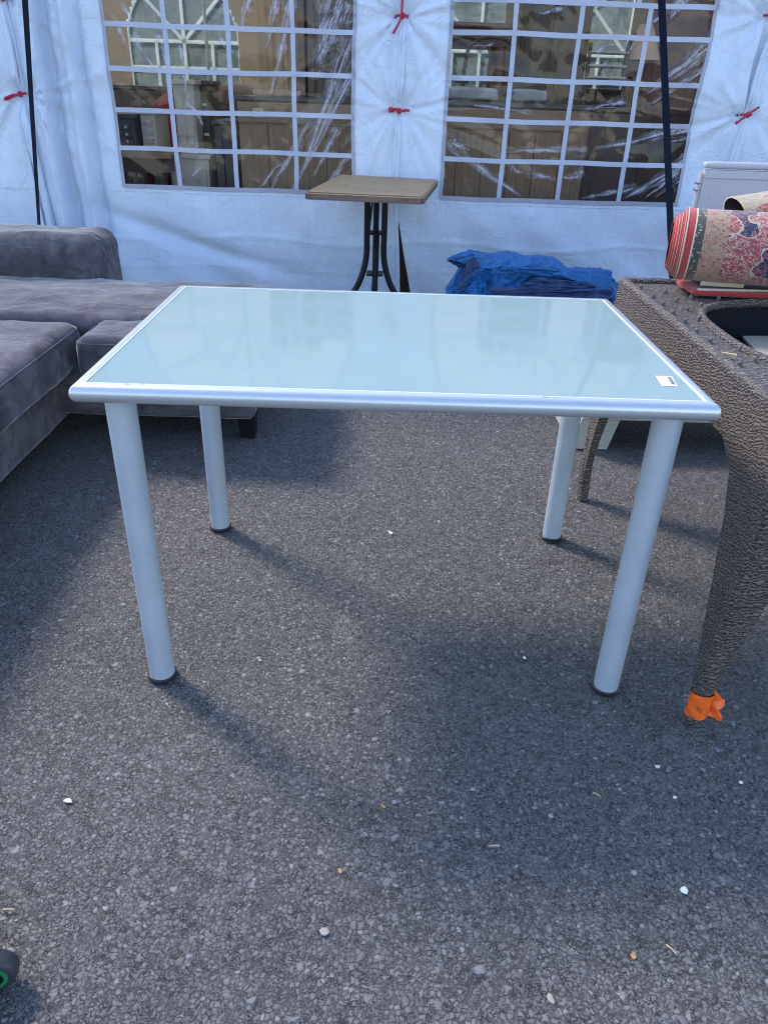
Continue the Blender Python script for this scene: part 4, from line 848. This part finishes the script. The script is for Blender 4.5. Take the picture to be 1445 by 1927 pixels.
# ================= BLUE TARP, CRATE, CONCRETE =================
cr_ = thing('covered_crate', 'low crate wrapped in dark navy sheet under the crumpled blue tarpaulin', 'crate', (1.05, 2.35, 0))
def cf(P, nn, h): return P+nn*(.012*ridge(P[:, 0]*4, P[:, 1]*4+P[:, 2]*5, 2, 21)[:, None])
V, Fq = roundbox((1.08, 2.42, .152), (1.15, .62, .29), .03, 30, cf); mesh('cover', V, Fq, M['navy'], cr_, True)
MB().box((.60, 2.2, 0), (1.6, 2.65, .25), .004).build('body', M['dark'], cr_)
tg = thing('blue_tarpaulin', 'crumpled bright blue tarpaulin heaped behind the glass table', 'tarpaulin', (.95, 2.35, .3))
def tz(px_, py_): p = at(px_, py_, 2.32); return p.x, p.z
sil = [tz(*q) for q in [(842, 560), (868, 512), (882, 476), (905, 481), (960, 478), (1000, 484), (1040, 487), (1060, 504), (1100, 512), (1148, 508), (1158, 548)]]
sx_a, sz_a = np.array(sil).T; zb_ = .275; nu, nv = 84, 46; U = np.linspace(sx_a[0], sx_a[-1], nu); Hh = np.interp(U, sx_a, sz_a); Hh = np.convolve(np.pad(Hh, 2, 'edge'), np.ones(5)/5, 'valid')
V = []
a_ = np.linspace(-.12, 1.1, nv); UU, AA = np.meshgrid(U, a_); HH = np.tile(Hh, (nv, 1))-zb_
dep = .17*(1+.15*perlin(UU*3, AA*2, 2)); ang = AA*math.pi
yy = 2.34-np.cos(ang)*dep*np.sign(1)*(np.abs(np.cos(ang))**-.3).clip(0, 1.4); zz_ = zb_+np.clip(np.sin(ang), -.3, 1)**1*HH
crk = ridge(UU*6+AA*1.5, AA*3.1-UU*1.8, 3, 30); crk2 = ridge(UU*15-AA*4, AA*7+UU*3, 2, 33)
zz_ = zz_+(.014*crk+.006*crk2)*np.clip(np.sin(ang)+.15, 0, 1)-.01; yy = yy-(.030*crk+.010*crk2)*np.clip(np.cos(ang)+.35, 0, 1)
zz_ = np.maximum(zz_, zb_+.012+.02*AA*0); XX = UU+.012*perlin(AA*5, UU*4, 7)
mesh('draped_sheet', np.stack([XX, yy, zz_], -1).reshape(-1, 3), grid_faces(nu, nv), M['tarp'], tg, False)
def sheet(name, pts4, n_=24, amp=.012, seed=1, mat='tarp', fold=0.):
    A_, B_, C_, D_ = [np.array(p) for p in pts4]; u, v = np.meshgrid(np.linspace(0, 1, n_), np.linspace(0, 1, n_)); u_, v_ = u[..., None], v[..., None]
    P = A_*(1-u_)*(1-v_)+B_*u_*(1-v_)+C_*u_*v_+D_*(1-u_)*v_; nn = np.cross(B_-A_, D_-A_); nn = nn/np.linalg.norm(nn)
    P = P+nn*(amp*ridge(u*3+seed, v*3+seed*2, 2, seed)+fold*np.sin(u*math.pi))[..., None]; return mesh(name, P.reshape(-1, 3), grid_faces(n_, n_), M[mat], tg, False)
f3 = lambda x, y, Y: tuple(at(x, y, Y))
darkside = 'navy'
sheet('corner_flap', [f3(838, 487, 2.12), f3(872, 497, 2.15), f3(905, 474, 2.22), f3(880, 470, 2.24)], 20, .006, 3)
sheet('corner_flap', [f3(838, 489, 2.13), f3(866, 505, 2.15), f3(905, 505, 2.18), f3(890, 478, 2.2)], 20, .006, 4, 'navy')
sheet('side_tail', [f3(832, 560, 2.06), f3(862, 562, 2.06), f3(898, 520, 2.14), f3(868, 505, 2.16)], 22, .012, 5)
sheet('side_tail', [f3(862, 562, 2.04), f3(915, 562, 2.06), f3(912, 520, 2.12), f3(902, 515, 2.12)], 22, .014, 6)
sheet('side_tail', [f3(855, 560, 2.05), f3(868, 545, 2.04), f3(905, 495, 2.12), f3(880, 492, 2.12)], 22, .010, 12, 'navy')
sheet('overhang', [f3(900, 512, 2.10), f3(1030, 505, 2.10), f3(1150, 538, 2.08), f3(1040, 533, 2.14)][0:1]+[f3(1010, 500, 2.07), f3(1150, 541, 2.06), f3(1060, 527, 2.10)], 26, .010, 8)
sheet('overhang', [f3(1060, 506, 2.10), f3(1152, 504, 2.10), f3(1151, 541, 2.06), f3(1040, 512, 2.06)], 24, .008, 9)
sheet('underside_shade', [f3(925, 540, 2.03), f3(1152, 543, 2.03), f3(1156, 575, 2.0), f3(925, 575, 2.0)], 24, .010, 15, 'navy')  # navy sheets paint the shade below the tarpaulin's overhang
sheet('underside_shade', [f3(1010, 520, 2.055), f3(1120, 534, 2.05), f3(1120, 548, 2.02), f3(960, 548, 2.02)], 20, .008, 17, 'navy')
cbs = thing('concrete_base', 'pale concrete block and slab on the asphalt behind the rattan leg', 'concrete block', (1.0, 1.3, 0))
MB().prism([(.742, 0), (.885, 0), (.915, .127), (.765, .127)], 1.04, 1.46, 'y').build('block', M['concrete'], cbs)
MB().box((.765, 1.03, .130), (2.05, 1.48, .20), .006).build('slab', M['concrete'], cbs); MB().box((1.85, 1.04, 0), (2.0, 1.46, .128), .006).build('block', M['concrete'], cbs)

# ================= INTERIOR FURNITURE =================
def fbox(name, label, cat, x0, y0, x1, y1, Yd, depth, mat, style='', to_floor=True, group=None, base=None):
    a = at(x0, y0, Yd); b2 = at(x1, y1, Yd); zb = 0. if to_floor else (b2.z if base is None else base); xa, xb, zt_ = a.x, b2.x, a.z
    t = thing(name, label, cat, ((xa+xb)/2, Yd+depth/2, zb), group); m_ = M[mat]; w_ = xb-xa; h_ = zt_-zb
    MB().box((xa, Yd, zb), (xb, Yd+depth, zt_-.03 if style != 'plain' else zt_), .004).build('body', m_, t)
    if style != 'plain': MB().box((xa-.02, Yd-.02, zt_-.03), (xb+.02, Yd+depth+.01, zt_), .006).build('top', M['slate'] if style == 'planks' else m_, t)
    if style == 'drawers':
        n_ = max(3, int(h_/.2))
        for i in range(n_):
            z0 = zb+.05+i*(h_-.1)/n_; z1 = z0+(h_-.1)/n_-.015; d = MB().box((xa+.02, Yd-.012, z0), (xb-.02, Yd-.0005, z1), .004).build('drawer', m_, t)
            for q in (.3, .7): MB().tube([(xa+w_*q, Yd-.013, (z0+z1)/2), (xa+w_*q, Yd-.032, (z0+z1)/2)], .010, 10).build('knob', M['steel'], d, True)
    if style == 'doors':
        for i in range(2):
            xa_ = xa+.02+i*(w_/2-.01); xb_ = xa_+w_/2-.03; d = MB().box((xa_, Yd-.012, zb+.06), (xb_, Yd-.0005, zt_-.08), .004).build('door', m_, t)
            MB().box((xa_+.05, Yd-.020, zb+.12), (xb_-.05, Yd-.0125, zt_-.16), .006).build('door_panel', m_, d)
    if style == 'planks':
        n_ = max(4, int(w_/.17))
        for i in range(n_):
            xa_ = xa+.004+i*w_/n_; MB().box((xa_, Yd-.012, zb+.02), (xa_+w_/n_-.006, Yd-.0005, zt_-.17), .003).build('plank', m_, t)
        MB().box((xa, Yd-.016, zt_-.155), (xb, Yd-.0005, zt_-.035), .003).build('apron_board', M['pine_h'], t)
    if style == 'planks':
        if cat == 'sideboard': MB().box((xa+.10, Yd-.021, zt_-.125), (xa+.17, Yd-.0165, zt_-.07), .002).build('nameplate', M['beige'], t)
    return t
fbox('sideboard', 'pine planked sideboard with dark top seen low in the left window', 'sideboard', 446, 178, 668, 365, 3.85, .5, 'pine', 'planks')
fbox('counter', 'long pine planked counter with dark top behind the right window', 'counter', 815, 188, 1088, 372, 3.85, .5, 'pine', 'planks')
fbox('cabinet', 'low dark walnut cabinet behind the right window bottom corner', 'cabinet', 1098, 200, 1300, 372, 3.9, .5, 'dark', 'doors')
fbox('wardrobe', 'tall tan oak wardrobe behind the pine sideboard', 'wardrobe', 474, -160, 549, 176, 4.8, .5, 'oak', 'doors')
fbox('wardrobe', 'tall reddish brown wardrobe beside the tan oak one', 'wardrobe', 556, -160, 592, 178, 4.7, .5, 'mahog', 'doors')
fbox('display_cabinet', 'dark brown display cabinet at the right edge of the left window', 'cabinet', 600, -120, 690, 178, 4.6, .5, 'dark', 'doors')
fbox('cream_cabinet', 'tall cream painted cabinet with wider base in the left window', 'cabinet', 324, 148, 374, 290, 4.3, .45, 'cream', 'doors', False)
fbox('cream_chest', 'cream painted base chest carrying the tall cream cabinet', 'chest', 318, 288, 398, 372, 4.25, .55, 'cream', 'drawers')
fbox('drawer_tower', 'narrow dark chest of drawers beside the cream cabinet', 'chest', 377, 150, 400, 300, 4.5, .4, 'dark', 'drawers')
fbox('black_cabinet', 'black cabinet between the cream chest and the pine sideboard', 'cabinet', 402, 225, 444, 372, 4.3, .45, 'slate', 'doors')
fbox('low_dresser', 'dark walnut dresser with long top near the left window edge', 'dresser', 205, 158, 312, 300, 5.2, .5, 'dark', 'doors')
fbox('small_drawers', 'small cream chest of drawers standing on the carved table', 'chest', 262, 205, 298, 284, 4.15, .35, 'cream', 'drawers', False)
fbox('dark_box', 'dark blue grey box on the carved table beside the small drawers', 'box', 205, 212, 258, 285, 4.1, .35, 'slate', 'drawers', False)
fbox('gap_darkener', 'added dark box darkening the gap behind the laced middle seam', 'cupboard', 690, 300, 800, 372, 3.75, .3, 'dark', 'doors')  # added only to darken the view through the seam gap
# carved table
a = at(190, 284, 4.0); b2 = at(322, 284, 4.0); tbl = thing('carved_table', 'wooden table with turned dark legs at the left window bottom', 'table', ((a.x+b2.x)/2, 4.25, 0))
MB().box((a.x, 3.98, a.z-.035), (b2.x, 4.55, a.z), .008).build('tabletop', M['pine_h'], tbl); MB().box((a.x+.05, 4.02, a.z-.13), (b2.x-.05, 4.50, a.z-.036), .004).build('apron', M['dark'], tbl)
for x in (a.x+.1, (a.x+b2.x)/2, b2.x-.1):
    for y in (4.06, 4.46): MB().tube([(x, y, 0), (x, y, .06), (x, y, .12), (x, y, .2), (x, y, .3), (x, y, .38), (x, y, .45), (x, y, a.z-.13)], [.03, .04, .025, .045, .03, .055, .03, .04], 14).build('leg', M['dark'], tbl, True)
# leather armchair and red chair
def armchair(x, y, z0, w_, label, mat, cat='armchair', hb_=1.15, legs=True):
    t = thing(cat, label, 'chair', (x, y, 0)); d_ = .5
    def c(n_, a, b2, r_, sd): cushion(n_, a, b2, r_, sd, .01, False, .006, 12, t, mat)
    c('seat', (x-w_/2, y-.25, .3), (x+w_/2, y+.3, .48), .06, 3); c('backrest', (x-w_/2, y+.12, .45), (x+w_/2, y+.36, hb_), .10, 5)
    c('armrest', (x-w_/2-.1, y-.28, .2), (x-w_/2+.02, y+.3, .64), .05, 6); c('armrest', (x+w_/2-.02, y-.28, .2), (x+w_/2+.1, y+.3, .64), .05, 7)
    for sx_ in (-1, 1):
        for sy_ in (-1, 1): MB().tube([(x+sx_*w_*.42, y+sy_*.22, 0), (x+sx_*w_*.42, y+sy_*.22, .32)], [.018, .026], 10).build('leg', M['dark'], t, True)
    return t
p = at(433, 158, 5.4); armchair(p.x, 5.3, 0, .42, 'brown leather armchair seen over the pine sideboard', 'leather', 'leather_armchair', p.z)
p = at(309, 178, 4.75); armchair(p.x, 4.7, 0, .16, 'red upholstered chair between the small drawers and cream cabinet', 'redp', 'red_chair', p.z)
# right window contents
p = at(1255, -100, 4.9); fbox('mahogany_wardrobe', 'red mahogany wardrobe at the right edge of the right window', 'wardrobe', 1258, -150, 1400, 205, 4.7, .5, 'mahog', 'doors')
fbox('fluted_cabinet', 'tall dark cabinet with fluted side in the middle of the right window', 'cabinet', 985, -150, 1092, 190, 4.9, .5, 'dark', 'doors')
for i in range(5):
    a = at(1000+i*5, -100, 4.86); ch = bpy.data.objects['fluted_cabinet']; MB().tube([(a.x, 4.885, .1), (a.x, 4.885, 2.0)], .010, 8).build('flute', M['dark'], ch, True)
fbox('dark_dresser', 'dark dresser behind the ladder back chair in the right window', 'dresser', 1094, 165, 1250, 260, 5.2, .5, 'dark', 'doors')
a = at(838, 38, 4.7); b2 = at(985, 42, 4.7); tb = thing('high_table', 'mahogany table with thick top standing above the grey packages', 'table', ((a.x+b2.x)/2, 4.9, 0))
MB().box((a.x-.3, 4.7, a.z-.035), (b2.x, 5.2, a.z), .01).build('tabletop', M['mahog'], tb); MB().box((a.x-.27, 4.73, a.z-.15), (b2.x-.1, 5.17, a.z-.036), .004).build('apron', M['dark'], tb)
for x in (a.x-.2, b2.x-.14):
    for y in (4.76, 5.12): MB().tube([(x, y, 0), (x, y, .3), (x, y, .6), (x, y, a.z-.3), (x, y, a.z-.15)], [.03, .045, .03, .05, .035], 12).build('leg', M['mahog'], tb, True)
MB().box((a.x-.22, 4.74, a.z-.50), (b2.x-.12, 5.14, a.z-.46), .004).build('shelf', M['mahog'], tb)
for i, (x0, x1, y0, y1) in enumerate(((842, 936, 168, 188), (967, 1028, 173, 189))):
    a = at(x0, y0, 3.95); b2 = at(x1, y1, 3.95); zt_ = at(900, 188, 3.85).z
    o = cushion('package', (a.x, 3.95, zt_+.002), (b2.x, 4.15, max(a.z, zt_+.07)), .02, 40+i, .006, False, .006, 12, None, 'foam'); tag(o, ['long grey wrapped package at the left end of the pine counter', 'short grey carton on the pine counter right of the wrapped package'][i], 'package')
# heap of dark chairs under the table: curved backs
for i, (x, lab_) in enumerate(((875, 'dark bentwood chair under the mahogany table at the left'), (925, 'dark bentwood chair under the mahogany table at the right'))):
    c = at(x, 120, 4.45); t = thing('bentwood_chair', lab_, 'chair', (c.x, 4.45, 0), 'bentwood chairs under the mahogany table')
    w_ = .19; top = c.z+.14; MB().tube(crv([(c.x-w_, 4.45, .45), (c.x-w_, 4.47, top-.2), (c.x-w_*.6, 4.49, top), (c.x+w_*.6, 4.49, top), (c.x+w_, 4.47, top-.2), (c.x+w_, 4.45, .45)]), .013, 8).build('backrest', M['dark'], t, True)
    V, Fq = roundbox((c.x, 4.62, .45), (.4, .4, .04), .018, 8); mesh('seat', V, Fq, M['dark'], t, True)
    for sx_ in (-1, 1):
        for y in (4.47, 4.78): MB().tube([(c.x+sx_*.17, y, 0), (c.x+sx_*.15, y, .44)], .014, 8).build('leg', M['dark'], t, True)
# ladder back chair with metal bars
c = at(1150, 95, 4.6); t = thing('ladder_back_chair', 'dark chair with shiny metal back rails in the right window', 'chair', (c.x, 4.6, 0))
for sx_ in (-1, 1): MB().tube([(c.x+sx_*.14, 4.6, 0), (c.x+sx_*.14, 4.6, .5), (c.x+sx_*.14, 4.66, c.z+.05)], .015, 8).build('leg', M['dark'], t, True)
for y_ in (98, 124, 146): z_ = at(1150, y_, 4.6).z; MB().tube([(c.x-.14, 4.64, z_), (c.x+.14, 4.64, z_)], .012, 8).build('back_rail', M['steel'], t, True)
MB().box((c.x-.2, 4.56, .45), (c.x+.2, 4.9, .49), .01).build('seat', M['dark'], t)
for sx_ in (-1, 1): MB().tube([(c.x+sx_*.14, 4.86, 0), (c.x+sx_*.14, 4.86, .45)], .015, 8).build('leg', M['dark'], t, True)
c = at(1195, 75, 4.7); t = thing('floor_lamp', 'floor lamp with curved dark arm and pinkish shade in the right window', 'lamp', (c.x+.05, 4.75, 0))
MB().tube(crv([(c.x+.05, 4.75, 0.02), (c.x+.05, 4.75, c.z-.35), (c.x-.03, 4.75, c.z-.25), (c.x-.02, 4.75, c.z+.0), (c.x+.05, 4.75, c.z+.04)]), .014, 10).build('arm', M['blackm'], t, True)
MB().tube([(c.x+.05, 4.75, 0), (c.x+.05, 4.75, .025)], .14, 24).build('base', M['blackm'], t, True)
MB().tube([(c.x+.09, 4.75, c.z-.12), (c.x+.09, 4.75, c.z+.10)], [.13, .06], 24, False).build('shade', M['lamp'], t, True)
a = at(476, 176, 3.95); b2 = at(566, 180, 3.95); zt_ = at(500, 178, 3.85).z
o = MB().box((a.x, 3.95, zt_+.002), (b2.x, 4.0, zt_+.03), .003).build('pine_batten', M['oak'], origin=(a.x, 3.95, zt_)); tag(o, 'pale wooden batten lying on top of the pine sideboard', 'batten')
# tent inner groundsheet keeps the inside brown
fl = mesh('floor', [(-4.2, TY+.15, .012), (4.1, TY+.15, .012), (4.1, TB-.1, .012), (-4.2, TB-.1, .012)], [(0, 1, 2, 3)], M['dark']); fl['kind'] = 'structure'

# ================= TROLLEY WHEEL =================
wc = gz(-12, 1826, .036); tr_ = thing('trolley', 'small black trolley wheel with green ring at the lower left corner', 'trolley', (wc.x-.2, wc.y, 0))
tilt = Matrix.Rotation(math.radians(12), 4, 'Z')
def wheel(cx, cy):
    pr = [(.010, -.014), (.031, -.0145), (.0345, -.012), (.036, -.006), (.036, .006), (.0345, .012), (.031, .0145), (.010, .014)]; n_ = 40; V = []
    for r__, y_ in pr:
        for i in range(n_):
            a = 2*math.pi*i/n_; v = tilt @ Vector((r__*math.cos(a), y_, r__*math.sin(a))); V.append((cx+v.x, cy+v.y, .036+v.z))
    ty = mesh('wheel', V, grid_faces(n_, len(pr), True), M['tyre'], tr_, True)
    for r0, r1, dpt, mt, nm in ((.0175, .0235, -.0162, 'green', 'ring'), (.0, .0170, -.0150, 'blackm', 'hub')):
        V = []
        for r__, dd in ((r0, 0), (r0, dpt), (r1, dpt), (r1, 0)):
            for i in range(n_): a = 2*math.pi*i/n_; v = tilt @ Vector((max(r__, .0005)*math.cos(a), dd, max(r__, .0005)*math.sin(a))); V.append((cx+v.x, cy+v.y, .036+v.z))
        mesh(nm, V, grid_faces(n_, 4, True), M[mt], ty, False)
wheel(wc.x, wc.y); wheel(wc.x-.02, wc.y-.26)
MB().box((wc.x-.42, wc.y-.30, .085), (wc.x-.030, wc.y+.05, .100), .006).build('deck', M['blackm'], tr_)
for y_ in (wc.y, wc.y-.26): MB().box((wc.x-.10, y_+.020, .03), (wc.x-.0, y_+.026, .086), .002).build('fork', M['steel'], tr_)

# ================= PEBBLES AND BITS =================
def pebble(px_, py_, s, mat, name, label, cat, sq=(1, 1, .6), seed=0):
    s *= .82; p = gz(px_, py_); bm = bmesh.new(); bmesh.ops.create_icosphere(bm, subdivisions=2, radius=1); rs = np.random.RandomState(seed+px_)
    q = rs.randn(6, 3)
    for v in bm.verts:
        k_ = 1+sum(.10*math.sin(2.2*v.co.dot(Vector(q[i]))+i) for i in range(6)); v.co = Vector((v.co.x*sq[0]*s*k_, v.co.y*sq[1]*s*k_, v.co.z*sq[2]*s*k_+s*sq[2]*.6))
    a = rs.rand()*3; ca, sa = math.cos(a), math.sin(a); bm.verts.index_update()
    V = [(p.x+v.co.x*ca-v.co.y*sa, p.y+v.co.x*sa+v.co.y*ca, max(v.co.z-.002, -.001)) for v in bm.verts]; o = mesh(name, V, [[v.index for v in f.verts] for f in bm.faces], M[mat], origin=(p.x, p.y, 0)); bm.free()
    tag(o, label, cat)
pebble(1287, 1676, .0085, 'peb_w', 'pebble', 'largest bright white pebble on the asphalt at the lower right', 'pebble')
pebble(1194, 1643, .0070, 'peb_t', 'pebble', 'tan pebble just left of the largest white pebble', 'pebble')
pebble(987, 1238, .0050, 'peb_w', 'pebble', 'small white stone chip between the two front table legs', 'pebble')
pebble(128, 1507, .0085, 'peb_w', 'pebble', 'elongated pale pebble on the asphalt at the lower left', 'pebble', (1.5, .6, .4))
pebble(735, 1002, .0060, 'peb_w', 'pebble', 'pale chip on the asphalt under the far side of the glass table', 'pebble', (1.5, 1, .5))
pebble(1394, 1472, .0045, 'peb_w', 'pebble', 'white chip on the asphalt below the orange tape', 'pebble')
pebble(1270, 1501, .0042, 'peb_w', 'pebble', 'tiny white chip left of the chip below the orange tape', 'pebble')
pebble(1037, 1536, .0060, 'peb_t', 'pebble', 'grey tan stone below the front right table leg', 'pebble')
pebble(1037, 1880, .0070, 'peb_t', 'pebble', 'pale grey stone near the bottom edge of the photo', 'pebble', (1.4, .8, .5))
pebble(611, 1752, .0085, 'peb_t', 'pebble', 'flat grey stone left of centre near the bottom', 'pebble', (1, 1.2, .3))
pebble(1090, 903, .0055, 'peb_t', 'pebble', 'small yellowish stone beside the back rattan leg', 'pebble')
pebble(487, 1239, .0060, 'peb_t', 'pebble', 'tan chip right of the front left table leg foot', 'pebble')
pebble(640, 1638, .0060, 'leaf', 'leaf_fragment', 'orange dry leaf fragment on the asphalt left of centre', 'leaf', (1.3, .8, .25))
pebble(1192, 1800, .0050, 'leaf', 'leaf_fragment', 'small orange leaf fragment below the large white pebble', 'leaf', (1.2, 1, .25))
pebble(721, 1517, .0045, 'leaf', 'leaf_fragment', 'tiny yellow leaf fragment near the middle of the asphalt', 'leaf', (1.3, .7, .25))
for i, (x, y, l, a, lab_) in enumerate(((930, 1594, .010, .1, 'short straw stalk on the asphalt below the table'), (17, 1714, .010, 0., 'pale straw bit above the trolley wheel'), (1262, 1788, .009, -.9, 'pale straw stalk below the large white pebble'), (1122, 1497, .008, -.6, 'thin straw stalk left of the tiny white chip'))):
    p = gz(x, y); o = MB().tube([(p.x-l*math.cos(a), p.y-l*math.sin(a), .002), (p.x, p.y, .004), (p.x+l*math.cos(a), p.y+l*math.sin(a), .0022)], .0014, 6).build('straw', M['stick'], origin=(p.x, p.y, 0)); tag(o, lab_, 'straw')
